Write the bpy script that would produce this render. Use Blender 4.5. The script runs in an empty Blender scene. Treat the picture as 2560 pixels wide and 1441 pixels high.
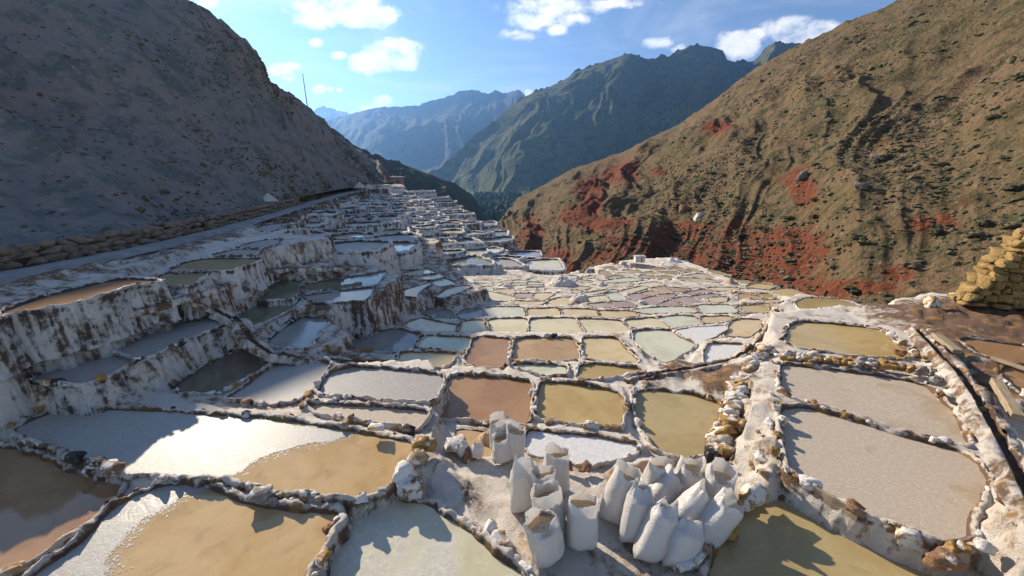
import bpy, math, random
import numpy as np
from mathutils import Vector, kdtree
from mathutils.geometry import delaunay_2d_cdt

# ------------------------------------------------------------------ camera, sky, sun
scn = bpy.context.scene
COL = scn.collection
CAMH, PITCH, FPX = 4.6, math.radians(17), 962.0
cam_d = bpy.data.cameras.new('camera'); cam = bpy.data.objects.new('camera', cam_d); COL.objects.link(cam)
cam.location = (0, 0, CAMH); cam.rotation_euler = (math.pi/2 - PITCH, 0, 0)
cam_d.sensor_width = 36; cam_d.lens = 36*FPX/2560; cam_d.clip_start = .1; cam_d.clip_end = 60000
scn.camera = cam
SUN_AZ, SUN_EL = math.radians(42), math.radians(25)          # azimuth to the left of the view direction
SUN_DIR = Vector((-math.sin(SUN_AZ)*math.cos(SUN_EL), math.cos(SUN_AZ)*math.cos(SUN_EL), math.sin(SUN_EL)))
sun_d = bpy.data.lights.new('sun', 'SUN'); sun = bpy.data.objects.new('sun', sun_d); COL.objects.link(sun)
sun_d.energy = 5.0; sun_d.angle = math.radians(.53); sun_d.color = (1, .87, .69)
sun.rotation_euler = SUN_DIR.to_track_quat('Z', 'Y').to_euler()
scn.view_settings.view_transform = 'Standard'; scn.view_settings.look = 'None'
scn.view_settings.exposure = 0.8; scn.view_settings.gamma = 1
scn.cycles.max_bounces = 6; scn.cycles.volume_bounces = 0
SKY_STRENGTH = .095
HAZE_DENSITY = 1.15e-4

def ray(px, py):
    u = 720.5 - py
    return np.array([px - 1280, FPX*math.cos(PITCH) + u*math.sin(PITCH), -FPX*math.sin(PITCH) + u*math.cos(PITCH)])
def unp(px, py, z):
    d = ray(px, py); t = (z - CAMH)/d[2]
    return np.array([d[0]*t, d[1]*t, z])
def at(px, py, fwd):
    d = ray(px, py)*(fwd/ray(px, py)[1]); d[2] += CAMH
    return d
def field_z(px, py, k=.13, d0=7.0):
    d = ray(px, py); t = (CAMH - k*d0)/(-d[2] - k*d[1])
    return CAMH + d[2]*t
def project(p):
    p = np.asarray(p, float); x, y, z = p[..., 0], p[..., 1], p[..., 2] - CAMH
    f = y*math.cos(PITCH) - z*math.sin(PITCH); u = z*math.cos(PITCH) + y*math.sin(PITCH)
    return 1280 + FPX*x/f, 720.5 - FPX*u/f

# ------------------------------------------------------------------ node helpers
def N(nt, t, **kw):
    n = nt.nodes.new(t)
    for k, v in kw.items():
        if k.startswith('i_'):
            key = k[2:]; key = int(key) if key.isdigit() else key
            n.inputs[key].default_value = v
        else: setattr(n, k, v)
    return n
def L(nt, a, b): nt.links.new(a, b)
def math_(nt, op, a, b=None, c=None, clamp=False):
    n = nt.nodes.new('ShaderNodeMath'); n.operation = op; n.use_clamp = clamp
    for i, v in enumerate((a, b, c)):
        if v is None: continue
        if hasattr(v, 'is_output'): nt.links.new(v, n.inputs[i])
        else: n.inputs[i].default_value = v
    return n.outputs[0]
def noise(nt, vec, scale, detail=4, rough=.55, dist=0):
    n = N(nt, 'ShaderNodeTexNoise'); n.inputs['Scale'].default_value = scale; n.inputs['Detail'].default_value = detail
    n.inputs['Roughness'].default_value = rough; n.inputs['Distortion'].default_value = dist
    if vec is not None: L(nt, vec, n.inputs['Vector'])
    return n.outputs['Fac']
def ramp(nt, fac, lo, hi):
    n = N(nt, 'ShaderNodeMapRange'); n.clamp = True; n.interpolation_type = 'SMOOTHSTEP'
    n.inputs['From Min'].default_value = lo; n.inputs['From Max'].default_value = hi
    L(nt, fac, n.inputs['Value']); return n.outputs['Result']
def mix(nt, fac, a, b):
    n = N(nt, 'ShaderNodeMix', data_type='RGBA')
    for sock, v in ((n.inputs[0], fac), (n.inputs[6], a), (n.inputs[7], b)):
        if hasattr(v, 'is_output'): L(nt, v, sock)
        elif isinstance(v, (int, float)): sock.default_value = v
        else: sock.default_value = (*v, 1)
    return n.outputs[2]
def scaled(nt, vec, s):
    n = N(nt, 'ShaderNodeVectorMath', operation='MULTIPLY'); L(nt, vec, n.inputs[0]); n.inputs[1].default_value = s
    return n.outputs[0]
def new_mat(name):
    m = bpy.data.materials.new(name); m.use_nodes = True; nt = m.node_tree
    return m, nt, nt.nodes['Principled BSDF'], N(nt, 'ShaderNodeNewGeometry').outputs['Position']
def bump(nt, bsdf, h, strength, dist):
    b = N(nt, 'ShaderNodeBump'); b.inputs['Strength'].default_value = strength; b.inputs['Distance'].default_value = dist
    L(nt, h, b.inputs['Height']); L(nt, b.outputs[0], bsdf.inputs['Normal'])

# ------------------------------------------------------------------ world: Nishita sky with procedural clouds
world = bpy.data.worlds.new('World'); scn.world = world; world.use_nodes = True
wn = world.node_tree; wn.nodes.clear()
sky = N(wn, 'ShaderNodeTexSky', sky_type='NISHITA'); sky.sun_disc = False
sky.sun_elevation = SUN_EL; sky.sun_rotation = -SUN_AZ
sky.altitude = 3300; sky.air_density = 1.0; sky.dust_density = .25; sky.ozone_density = 1.8
bg = N(wn, 'ShaderNodeBackground'); bg.inputs[1].default_value = SKY_STRENGTH; L(wn, sky.outputs[0], bg.inputs[0])
gen = N(wn, 'ShaderNodeTexCoord').outputs['Generated']
CLOUDS = [  # px, py, half width, half height, softness
    (860, 15, 135, 50, .9), (955, 35, 50, 40, .7), (800, 45, 70, 30, .8), (985, 125, 75, 30, 1), (930, 160, 60, 32, 1), (1005, 150, 45, 32, 1),
    (1400, 15, 150, 30, .75), (1330, 55, 60, 30, .7), (1290, 88, 48, 18, .7), (1520, 10, 120, 18, .6), (1440, 45, 50, 25, .6), (1385, 75, 45, 18, .45),
    (1845, 110, 60, 42, .9), (1890, 85, 35, 18, .8), (2000, 85, 105, 40, 1), (2050, 75, 60, 28, 1),
    (790, 108, 20, 12, .7), (847, 138, 22, 13, .8), (700, 178, 42, 18, .8), (735, 165, 35, 12, .6), (720, 195, 25, 14, .8), (797, 222, 20, 14, .8), (826, 222, 12, 9, .8), (848, 225, 11, 9, .8),
    (955, 258, 26, 20, .9), (915, 270, 28, 9, .7), (875, 262, 10, 12, .5), (1320, 236, 14, 12, .9), (1700, 122, 22, 14, .7), (520, 10, 40, 18, .7), (1650, 105, 60, 18, .4), (1250, -60, 120, 30, .7)]
best = None
wn1 = noise(wn, scaled(wn, gen, (1, 1, 1.5)), 16, 6, .62, .1)
def dotp(v):
    n = N(wn, 'ShaderNodeVectorMath', operation='DOT_PRODUCT'); L(wn, gen, n.inputs[0]); n.inputs[1].default_value = v
    return n.outputs['Value']
# cloud layout in gnomonic sky coordinates about the valley axis
D0 = Vector((0, math.cos(PITCH), -math.sin(PITCH))); E2 = Vector((0, math.sin(PITCH), math.cos(PITCH)))
fw = dotp(D0); fwp = math_(wn, 'MAXIMUM', fw, .05)
uv = N(wn, 'ShaderNodeCombineXYZ'); L(wn, math_(wn, 'DIVIDE', dotp((1, 0, 0)), fwp), uv.inputs[0]); L(wn, math_(wn, 'DIVIDE', dotp(E2), fwp), uv.inputs[1])
for px, py, rx, ry, sf in CLOUDS:
    n = N(wn, 'ShaderNodeVectorMath', operation='MULTIPLY_ADD'); L(wn, uv.outputs[0], n.inputs[0])
    n.inputs[1].default_value = (FPX/rx/1.2, FPX/ry/1.2, 0); n.inputs[2].default_value = (-(px-1280)/rx/1.2, -(720.5-py)/ry/1.2, 0)
    ln = N(wn, 'ShaderNodeVectorMath', operation='LENGTH'); L(wn, n.outputs[0], ln.inputs[0])
    m = math_(wn, 'MULTIPLY_ADD', ln.outputs['Value'], -sf, 1.1*sf)
    best = m if best is None else math_(wn, 'MAXIMUM', best, m)
best = math_(wn, 'MULTIPLY', math_(wn, 'MAXIMUM', best, 0), math_(wn, 'GREATER_THAN', fw, .2))
dens = math_(wn, 'ADD', math_(wn, 'MINIMUM', best, .55), math_(wn, 'MULTIPLY', math_(wn, 'SUBTRACT', wn1, .5), 1.9))
mask = math_(wn, 'MULTIPLY', ramp(wn, dens, .12, .68), ramp(wn, best, .0, .25))
# thin high cirrus over the whole sky
cir = noise(wn, scaled(wn, gen, (1.2, 1.6, 5)), 1.7, 6, .6, .6)
cirm = math_(wn, 'MULTIPLY', ramp(wn, cir, .45, .78), .42)
mask = math_(wn, 'MAXIMUM', mask, cirm)
shade = ramp(wn, noise(wn, scaled(wn, gen, (1, 1, 1.6)), 30, 4, .6), .25, .7)
cbg = N(wn, 'ShaderNodeBackground'); L(wn, mix(wn, shade, (.74, .78, .84), (1, .98, .95)), cbg.inputs[0]); cbg.inputs[1].default_value = .8
ms = N(wn, 'ShaderNodeMixShader'); L(wn, mask, ms.inputs[0]); L(wn, bg.outputs[0], ms.inputs[1]); L(wn, cbg.outputs[0], ms.inputs[2])
wo = N(wn, 'ShaderNodeOutputWorld'); L(wn, ms.outputs[0], wo.inputs[0])

# ------------------------------------------------------------------ numpy noise
_rs = np.random.RandomState(7); _perm = _rs.permutation(4096); _val = _rs.rand(4096)*2 - 1
def vnoise(p):
    p = np.asarray(p, float); i = np.floor(p).astype(np.int64); f = p - i; f = f*f*f*(f*(f*6 - 15) + 10)
    def h(a, b, c): return _val[_perm[(_perm[(_perm[a & 4095] + b) & 4095] + c) & 4095]]
    x, y, z = i[..., 0], i[..., 1], i[..., 2]; fx, fy, fz = f[..., 0], f[..., 1], f[..., 2]
    def l(a, b, t): return a + (b - a)*t
    return l(l(l(h(x, y, z), h(x+1, y, z), fx), l(h(x, y+1, z), h(x+1, y+1, z), fx), fy),
             l(l(h(x, y, z+1), h(x+1, y, z+1), fx), l(h(x, y+1, z+1), h(x+1, y+1, z+1), fx), fy), fz)
def fbm(p, scale, oct=4, gain=.5, seed=0):
    p = np.asarray(p, float)*scale + seed*17.31; a, s = 1, 0
    for o in range(oct):
        s = s + a*vnoise(p); p = p*2.03 + 5.7; a *= gain
    return s
def ridged(p, scale, oct=4, seed=0):
    p = np.asarray(p, float)*scale + seed*13.7; a, s = 1, 0
    for o in range(oct):
        s = s + a*(1 - np.abs(vnoise(p))*2); p = p*2.1 + 3.3; a *= .5
    return s

# ------------------------------------------------------------------ object helpers
def link(o, parent=None):
    COL.objects.link(o)
    if parent: o.parent = parent
    return o
def mesh_obj(name, verts, faces, mat, parent=None, smooth=True, loc=None):
    me = bpy.data.meshes.new(name)
    v = np.asarray(verts, float)
    if loc is not None: v = v - np.asarray(loc)
    me.from_pydata(v.tolist(), [], faces if isinstance(faces, list) else faces.tolist())
    if smooth: me.shade_smooth()
    if mat: me.materials.append(mat)
    o = bpy.data.objects.new(name, me)
    if loc is not None and parent is None: o.location = loc
    return link(o, parent)
def empty(name, loc=(0, 0, 0)):
    o = bpy.data.objects.new(name, None); o.location = loc; o.empty_display_size = .2
    return link(o)
def tag(o, label=None, cat=None, group=None, kind=None):
    if label: o['label'] = label
    if cat: o['category'] = cat
    if group: o['group'] = group
    if kind: o['kind'] = kind
    return o
def grid_faces(nr, nc, closed=False):
    i = np.arange(nr - 1)[:, None]; m = nc if closed else nc - 1
    j = np.arange(m)[None, :]; j2 = (j + 1) % nc
    return np.stack([i*nc + j, i*nc + j2, (i+1)*nc + j2, (i+1)*nc + j], -1).reshape(-1, 4)
def set_attr(o, name, vals):
    a = o.data.attributes.new(name, 'FLOAT', 'POINT'); a.data.foreach_set('value', np.asarray(vals, np.float32).ravel())

# ------------------------------------------------------------------ materials
def salt_material(name, white=(.80, .725, .635), brown=(.17, .10, .065), ochre=(.34, .19, .06), bias=0.035, streak=True):
    m, nt, b, pos = new_mat(name)
    at_ = N(nt, 'ShaderNodeAttribute', attribute_name='dirt').outputs['Fac']
    n1 = noise(nt, pos, 2.2, 6, .62, .3); n2 = noise(nt, pos, 9, 5, .65)
    nz = N(nt, 'ShaderNodeSeparateXYZ'); L(nt, N(nt, 'ShaderNodeNewGeometry').outputs['True Normal'], nz.inputs[0])
    steep = math_(nt, 'SUBTRACT', 1, math_(nt, 'ABSOLUTE', nz.outputs[2]), clamp=True)
    st = noise(nt, scaled(nt, pos, (8, 8, .55)), 1.0, 4, .6)
    d = math_(nt, 'ADD', math_(nt, 'MULTIPLY', n1, .75), math_(nt, 'MULTIPLY', n2, .45))
    d = math_(nt, 'ADD', d, math_(nt, 'MULTIPLY', at_, .5))
    if streak: d = math_(nt, 'ADD', d, math_(nt, 'MULTIPLY', math_(nt, 'MULTIPLY', math_(nt, 'SUBTRACT', st, .44), steep), 1.0))
    d = math_(nt, 'ADD', d, bias)
    fac = ramp(nt, d, .74, .95)
    och = ramp(nt, noise(nt, pos, 3.7, 3, .6), .5, .66)
    dirt = mix(nt, och, brown, ochre)
    wv = mix(nt, ramp(nt, n2, .35, .7), tuple(c*.86 for c in white), white)
    wv = mix(nt, ramp(nt, n1, .45, .75), wv, (white[0]*.84, white[1]*.73, white[2]*.62))
    L(nt, mix(nt, fac, wv, dirt), b.inputs['Base Color'])
    b.inputs['Roughness'].default_value = .72; b.inputs['Specular IOR Level'].default_value = .3
    h = math_(nt, 'ADD', math_(nt, 'MULTIPLY', noise(nt, pos, 42, 6, .75), 1.3), math_(nt, 'MULTIPLY', n2, .9))
    bump(nt, b, h, .9, .04)
    return m
M_SALT = salt_material('salt_crust')
M_SALT_L = salt_material('salt_crust_stained', white=(.74, .71, .68), brown=(.085, .062, .052), ochre=(.15, .095, .06), bias=.025)

def pond_material(name, base, alt, rough=.07, crust=0.0, crust_col=(.66, .65, .62), fleck=0.0, wave=.02, scale=.7):
    m, nt, b, pos = new_mat(name)
    n1 = noise(nt, pos, scale, 3, .5, .5); n2 = noise(nt, scaled(nt, pos, (1, 1, 1)), 2.6, 4, .6, .8)
    col = mix(nt, ramp(nt, n1, .35, .65), base, alt)
    col = mix(nt, math_(nt, 'MULTIPLY', ramp(nt, n2, .48, .75), .45), col, tuple(c*.66 for c in base))
    col = mix(nt, math_(nt, 'MULTIPLY', ramp(nt, noise(nt, pos, 5.5, 5, .65, 1.2), .52, .72), .3), col, tuple(min(1, c*1.25) for c in alt))
    r = rough
    if fleck:
        fl = ramp(nt, noise(nt, pos, 38, 3, .7), .66, .74)
        col = mix(nt, math_(nt, 'MULTIPLY', fl, fleck), col, (.7, .68, .6))
    if crust:
        vo = N(nt, 'ShaderNodeTexVoronoi', feature='DISTANCE_TO_EDGE'); vo.inputs['Scale'].default_value = 13
        dv = N(nt, 'ShaderNodeVectorMath', operation='ADD'); L(nt, pos, dv.inputs[0])
        nn = N(nt, 'ShaderNodeTexNoise'); nn.inputs['Scale'].default_value = 6; L(nt, pos, nn.inputs['Vector'])
        L(nt, scaled(nt, nn.outputs['Color'], (.25, .25, .0)), dv.inputs[1]); L(nt, dv.outputs[0], vo.inputs['Vector'])
        edge = math_(nt, 'MULTIPLY_ADD', ramp(nt, vo.outputs['Distance'], .0, .10), .35, .65)
        cm = ramp(nt, math_(nt, 'ADD', n1, math_(nt, 'MULTIPLY', n2, .5)), .80 - crust*.5, .95 - crust*.5)
        cc = mix(nt, edge, tuple(c*.66 for c in crust_col), crust_col)
        cc = mix(nt, ramp(nt, noise(nt, pos, 22, 5, .7), .4, .65), tuple(c*.8 for c in crust_col), cc)
        col = mix(nt, cm, col, cc)
        L(nt, math_(nt, 'ADD', math_(nt, 'MULTIPLY', cm, .36 if rough > .15 and name != 'floating_crust' else .12), rough), b.inputs['Roughness'])
        h = math_(nt, 'MULTIPLY', math_(nt, 'ADD', noise(nt, pos, 40, 5, .7), edge), cm)
        h = math_(nt, 'ADD', h, math_(nt, 'MULTIPLY', noise(nt, pos, 9, 2, .5), wave))
        bump(nt, b, h, .25, .008)
    else:
        b.inputs['Roughness'].default_value = rough
        bump(nt, b, noise(nt, pos, 11, 3, .5), wave*4, .01)
    L(nt, col, b.inputs['Base Color'])
    b.inputs['IOR'].default_value = 1.33
    if crust > .4: b.inputs['Specular IOR Level'].default_value = .32
    return m
POND = dict(
    brown=pond_material('brown_water', (.33, .185, .095), (.39, .235, .125), fleck=.15),
    orange=pond_material('orange_water', (.40, .25, .12), (.50, .34, .18)),
    ochre=pond_material('ochre_water', (.42, .29, .115), (.51, .375, .17), fleck=.25),
    olive=pond_material('olive_water', (.36, .27, .125), (.44, .345, .175), fleck=.5),
    cream=pond_material('cream_water', (.56, .42, .21), (.64, .50, .28)),
    pale=pond_material('pale_water', (.60, .51, .30), (.68, .59, .38)),
    mint=pond_material('mint_water', (.55, .53, .37), (.63, .61, .45)),
    pink=pond_material('pink_water', (.36, .25, .19), (.44, .32, .25)),
    sand=pond_material('sandy_water', (.46, .30, .13), (.53, .375, .19), fleck=.12, scale=1.1),
    milky=pond_material('milky_water', (.50, .45, .29), (.60, .565, .43), crust=.12, crust_col=(.64, .60, .50), fleck=.35, scale=.9),
    grey=pond_material('grey_crust', (.42, .325, .22), (.48, .385, .27), rough=.32, crust=.6, crust_col=(.56, .465, .365)),
    slate=pond_material('slate_crust', (.30, .27, .23), (.36, .33, .29), rough=.16, crust=.85, crust_col=(.42, .39, .36)),
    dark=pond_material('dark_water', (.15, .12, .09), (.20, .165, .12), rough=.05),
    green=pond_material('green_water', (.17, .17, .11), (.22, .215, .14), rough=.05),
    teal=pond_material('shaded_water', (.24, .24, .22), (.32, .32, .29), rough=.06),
    salt=pond_material('dry_salt', (.68, .66, .62), (.74, .72, .69), rough=.5, crust=1.0, crust_col=(.74, .73, .71)),
)
M_CRUST = pond_material('floating_crust', (.40, .36, .30), (.46, .42, .36), rough=.34, crust=.5, crust_col=(.46, .44, .40), wave=.3)

def stone_material(name, c1, c2, salt=.5):
    m, nt, b, pos = new_mat(name)
    oc = N(nt, 'ShaderNodeTexCoord').outputs['Object']; ri = N(nt, 'ShaderNodeObjectInfo').outputs['Random']
    v = N(nt, 'ShaderNodeVectorMath', operation='ADD'); L(nt, pos, v.inputs[0]); v.inputs[1].default_value = (3.1, 1.7, 9.2)
    n1 = noise(nt, v.outputs[0], 9, 5, .65, .4); n2 = noise(nt, v.outputs[0], 28, 4, .7)
    col = mix(nt, ramp(nt, n1, .35, .65), c1, c2)
    col = mix(nt, ramp(nt, n2, .52, .75), col, tuple(c*.45 for c in c1))
    s = ramp(nt, math_(nt, 'ADD', noise(nt, v.outputs[0], 5.5, 5, .65), math_(nt, 'MULTIPLY', math_(nt, 'SUBTRACT', ri, .5), .25)), .62 - salt*.22, .70 - salt*.2)
    L(nt, mix(nt, s, col, (.70, .66, .61)), b.inputs['Base Color'])
    b.inputs['Roughness'].default_value = .8; b.inputs['Specular IOR Level'].default_value = .25
    bump(nt, b, math_(nt, 'ADD', n2, n1), .8, .03)
    return m
M_STONE = [stone_material('ochre_stone', (.32, .18, .05), (.46, .29, .10), .45), stone_material('brown_stone', (.20, .10, .055), (.30, .17, .09), .5),
           stone_material('black_stone', (.035, .032, .034), (.07, .065, .062), .35), stone_material('grey_stone', (.24, .20, .17), (.36, .30, .25), .6),
           stone_material('salted_stone', (.30, .19, .10), (.42, .30, .18), .95), stone_material('yellow_masonry', (.25, .16, .055), (.38, .255, .10), -1.2),
           stone_material('dull_masonry', (.20, .15, .115), (.30, .23, .175), -.8), stone_material('hill_rock', (.16, .125, .10), (.25, .20, .165), -1.5)]

def soil_material(name, cols, scale=1.0, red=None, redamt=0.0, bumpd=1.0, streak=(1, 1, 1)):
    m, nt, b, pos = new_mat(name)
    p = scaled(nt, pos, streak)
    n1 = noise(nt, p, .035*scale, 6, .62, .4); n2 = noise(nt, p, .28*scale, 6, .68, .3); n3 = noise(nt, pos, 1.3*scale, 5, .7)
    c = mix(nt, ramp(nt, n1, .38, .62), cols[0], cols[1])
    c = mix(nt, ramp(nt, n2, .46, .62), c, cols[2])
    c = mix(nt, ramp(nt, n3, .54, .68), c, cols[3])
    if red:
        a = N(nt, 'ShaderNodeAttribute', attribute_name='red').outputs['Fac']
        r = ramp(nt, math_(nt, 'ADD', math_(nt, 'ADD', a, math_(nt, 'MULTIPLY', n2, .9)), math_(nt, 'MULTIPLY', n1, .5)), .92, 1.22)
        rc = mix(nt, ramp(nt, n3, .35, .65), red, tuple(x*.55 for x in red))
        c = mix(nt, r, c, rc)
    L(nt, c, b.inputs['Base Color']); b.inputs['Roughness'].default_value = .95; b.inputs['Specular IOR Level'].default_value = .1
    h = math_(nt, 'ADD', math_(nt, 'MULTIPLY', n2, 1.6), n3)
    bump(nt, b, h, .9, bumpd)
    return m
M_RHILL = soil_material('dry_grass_slope', ((.205, .135, .078), (.165, .12, .062), (.088, .08, .038), (.265, .185, .11)), 1.0, red=(.25, .085, .045), bumpd=1.0)
M_LHILL = soil_material('shaded_scrub_slope', ((.33, .27, .25), (.27, .26, .24), (.17, .185, .17), (.40, .34, .31)), 2.2, bumpd=.45)
M_SPUR = soil_material('spur_scrub', ((.07, .065, .045), (.055, .06, .04), (.10, .085, .06), (.045, .05, .035)), .5, bumpd=1.2)
M_MID = soil_material('green_mountain_slope', ((.09, .105, .035), (.13, .13, .05), (.055, .062, .03), (.17, .16, .075)), .10, bumpd=10)
M_FAR = soil_material('far_ridge_slope', ((.07, .075, .05), (.09, .09, .06), (.05, .05, .04), (.10, .095, .07)), .06, bumpd=12)
M_SNOW = soil_material('snowy_rock', ((.10, .10, .11), (.7, .72, .76), (.78, .8, .84), (.3, .31, .33)), .03, bumpd=20)
M_VALLEY = soil_material('valley_field', ((.10, .15, .035), (.15, .20, .05), (.06, .09, .03), (.13, .16, .05)), .3, bumpd=.3)
def plain(name, c, rough=.8, nscale=8, var=.3, bumpd=.02, stretch=(1, 1, 1)):
    m, nt, b, pos = new_mat(name)
    oc = N(nt, 'ShaderNodeTexCoord').outputs['Object']
    n1 = noise(nt, scaled(nt, oc, stretch), nscale, 5, .65)
    L(nt, mix(nt, ramp(nt, n1, .3, .7), tuple(x*(1-var) for x in c), tuple(min(1, x*(1+var*.5)) for x in c)), b.inputs['Base Color'])
    b.inputs['Roughness'].default_value = rough; bump(nt, b, n1, .5, bumpd); return m
M_BUSH = plain('scrub_leaves', (.06, .065, .027), .9, 2.5, .5)
M_BUSH2 = plain('dry_scrub_leaves', (.13, .105, .055), .9, 2.5, .5)
M_WOOD = plain('valley_tree_leaves', (.022, .045, .015), .9, .8, .5)
M_ROAD = plain('pale_dirt_road', (.27, .255, .25), .9, 1.3, .3)
M_TIMBER = plain('weathered_timber', (.36, .27, .17), .75, 5, .35, .01, (1, 9, 9))
M_THATCH = plain('pale_thatch', (.55, .50, .44), .9, 6, .25, .03, (6, 6, 1))
M_POST = plain('brown_wood', (.12, .07, .045), .8, 6, .4)
M_STEEL = plain('galvanised_mast', (.16, .16, .17), .6, 4, .2)
M_BRICK = plain('pinkish_adobe', (.40, .27, .21), .9, 3, .25)
M_ROOF = plain('pale_roof', (.5, .5, .5), .7, 3, .2)
M_TARP = plain('blue_tarp', (.03, .12, .42), .5, 3, .2)
M_GRAIN = plain('salt_grains', (.62, .44, .27), .9, 30, .3, .02)
M_PINKSALT = plain('pink_salt_grains', (.52, .34, .22), .9, 14, .25, .04)
M_WHITESALT = plain('white_salt_grains', (.76, .73, .70), .85, 14, .15, .04)
def sack_material():
    m, nt, b, pos = new_mat('woven_white_plastic')
    oc = N(nt, 'ShaderNodeTexCoord').outputs['Object']
    n1 = noise(nt, oc, 5, 4, .6); w = N(nt, 'ShaderNodeTexWave', wave_type='BANDS', bands_direction='Z'); L(nt, oc, w.inputs['Vector'])
    w.inputs['Scale'].default_value = 7; w.inputs['Distortion'].default_value = 16; w.inputs['Detail'].default_value = 3
    L(nt, mix(nt, n1, (.80, .76, .73), (.88, .85, .82)), b.inputs['Base Color']); b.inputs['Roughness'].default_value = .38
    bump(nt, b, math_(nt, 'ADD', math_(nt, 'MULTIPLY', w.outputs['Fac'], .35), math_(nt, 'MULTIPLY', noise(nt, oc, 11, 5, .65), 1.6)), .42, .02)
    t = N(nt, 'ShaderNodeBsdfTranslucent'); t.inputs[0].default_value = (.82, .80, .76, 1)
    mx = N(nt, 'ShaderNodeMixShader'); mx.inputs[0].default_value = .5
    L(nt, b.outputs[0], mx.inputs[1]); L(nt, t.outputs[0], mx.inputs[2])
    L(nt, mx.outputs[0], nt.nodes['Material Output'].inputs[0]); return m
M_SACK = sack_material()

# ------------------------------------------------------------------ pond outlines (traced on the photograph, unprojected to each pond's own water level)
Z5 = (0, 560, 3.274); Z6 = (600, 560, 3.274); Z7 = (1200, 620, 3.431); Z8 = (1860, 560, 3.274); Z4 = (1860, 900, 2.664); ZZ = (0, 0, 1)
ZA = (1180, 640, 7.111); ZB = (1500, 630, 6.095); ZC = (860, 560, 7.111)
PONDS = []
def P(kind, z, pts, tr=ZZ, label=None, group=None, skirt=.5, w=.15, h=.10, dirt=.2, salt=None, row=None, crust=None, stones=1.0):
    q = [(tr[0] + a/tr[2], tr[1] + b/tr[2]) for a, b in pts]
    if z is None:
        c = np.mean(q, 0); z = field_z(*c)
    PONDS.append(dict(kind=kind, z=z, px=q, label=label, skirt=skirt, w=w, h=h, dirt=dirt, mat=salt or M_SALT, row=row, crust=crust, stones=stones))
# foreground
P('sand', .37, [(34,1076),(120,1037),(200,1024),(330,1027),(480,1037),(700,1053),(880,1082),(1000,1102),(1030,1112),(1018,1150),(985,1200),(950,1225),(880,1245),(840,1238),(760,1230),(690,1226),(620,1206),(560,1190),(460,1190),(330,1185),(250,1160),(160,1125),(70,1095)],
  label='long sandy pond with glittering salt crust on its left half, in the left foreground', w=.15, h=.075, skirt=.5,
  crust=[(34,1076),(120,1037),(200,1024),(330,1027),(480,1037),(700,1053),(880,1085),(840,1100),(760,1112),(690,1128),(640,1150),(600,1180),(575,1196),(460,1190),(330,1185),(250,1160),(160,1125),(70,1095)])
P('sand', .30, [(345,1240),(400,1218),(470,1212),(530,1225),(600,1262),(700,1276),(780,1280),(835,1285),(838,1300),(810,1345),(790,1400),(765,1441),(745,1485),(30,1500),(95,1438),(165,1390),(235,1330),(290,1275)],
  label='broad tan pond at the lower left with a speckled white crust along its left edge',
  crust=[(345,1240),(400,1218),(470,1212),(525,1224),(440,1245),(390,1280),(330,1320),(280,1370),(255,1420),(240,1500),(30,1500),(95,1438),(165,1390),(235,1330),(290,1275)])
P('brown', .25, [(-60,1120),(0,1122),(40,1124),(110,1152),(160,1182),(240,1203),(310,1207),(290,1242),(230,1300),(180,1332),(90,1392),(0,1442),(-60,1475),(-90,1300)],
  label='reddish brown pond cut off by the left edge of the picture')
P('milky', .15, [(872,1312),(930,1268),(990,1254),(1050,1258),(1110,1292),(1170,1332),(1230,1384),(1290,1425),(1340,1500),(805,1500),(820,1441),(842,1372)],
  label='milky pale green pond at the bottom centre below the round white wall')
P('grey', .28, [(770,1018),(800,1010),(900,1020),(1068,1028),(1063,1052),(1045,1078),(1000,1068),(930,1058),(860,1047),(790,1033)],
  label='narrow grey pink pond squeezed behind the long stone wall', w=.12)
P('slate', .25, [(838,928),(900,920),(1000,928),(1108,940),(1102,970),(1085,1006),(1000,1006),(900,995),(795,986),(805,960)],
  label='large slate grey crusted pond beside the big brown pond', w=.12)
P('slate', .27, [(692,907),(760,902),(822,910),(815,926),(788,960),(766,990),(738,1008),(680,1010),(585,1003),(568,998),(622,965)],
  label='blue grey diamond shaped pond with a dotted stone wall on its left', w=.12)
P('dark', .32, [(445,965),(500,932),(560,893),(600,882),(640,884),(670,895),(676,905),(636,930),(560,976),(520,983),(470,979)],
  label='dark pond with a bright glint at the foot of the tall white wall', w=.1)
P('brown', -.05, [(1132,940),(1220,945),(1322,955),(1330,990),(1318,1062),(1200,1055),(1098,1048),(1108,990)], label='large reddish brown pond behind the back salt sacks', w=.12)
P('ochre', -.06, [(1355,957),(1440,964),(1542,981),(1554,1010),(1555,1045),(1548,1071),(1470,1064),(1342,1050),(1337,1020),(1348,985)], label='ochre green pond between the brown pond and the narrow olive one', w=.12)
P('olive', -.15, [(1592,983),(1640,977),(1720,987),(1798,1012),(1795,1050),(1763,1100),(1758,1138),(1715,1143),(1637,1128),(1610,1080),(1588,1030)], label='olive pond below the curved rocky retaining wall', w=.14, skirt=.35)
P('salt', -.02, [(1325,1078),(1400,1087),(1480,1094),(1588,1112),(1592,1130),(1540,1153),(1480,1163),(1330,1140),(1312,1112)], label='drained white salt bed behind the heaps of sacks', w=.1, h=.07)
P('orange', 0.0, [(1135,1078),(1180,1076),(1232,1090),(1228,1138),(1180,1146),(1150,1128)], label='small drained orange bed left of the back sacks', w=.06, h=.03, stones=0)
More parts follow.
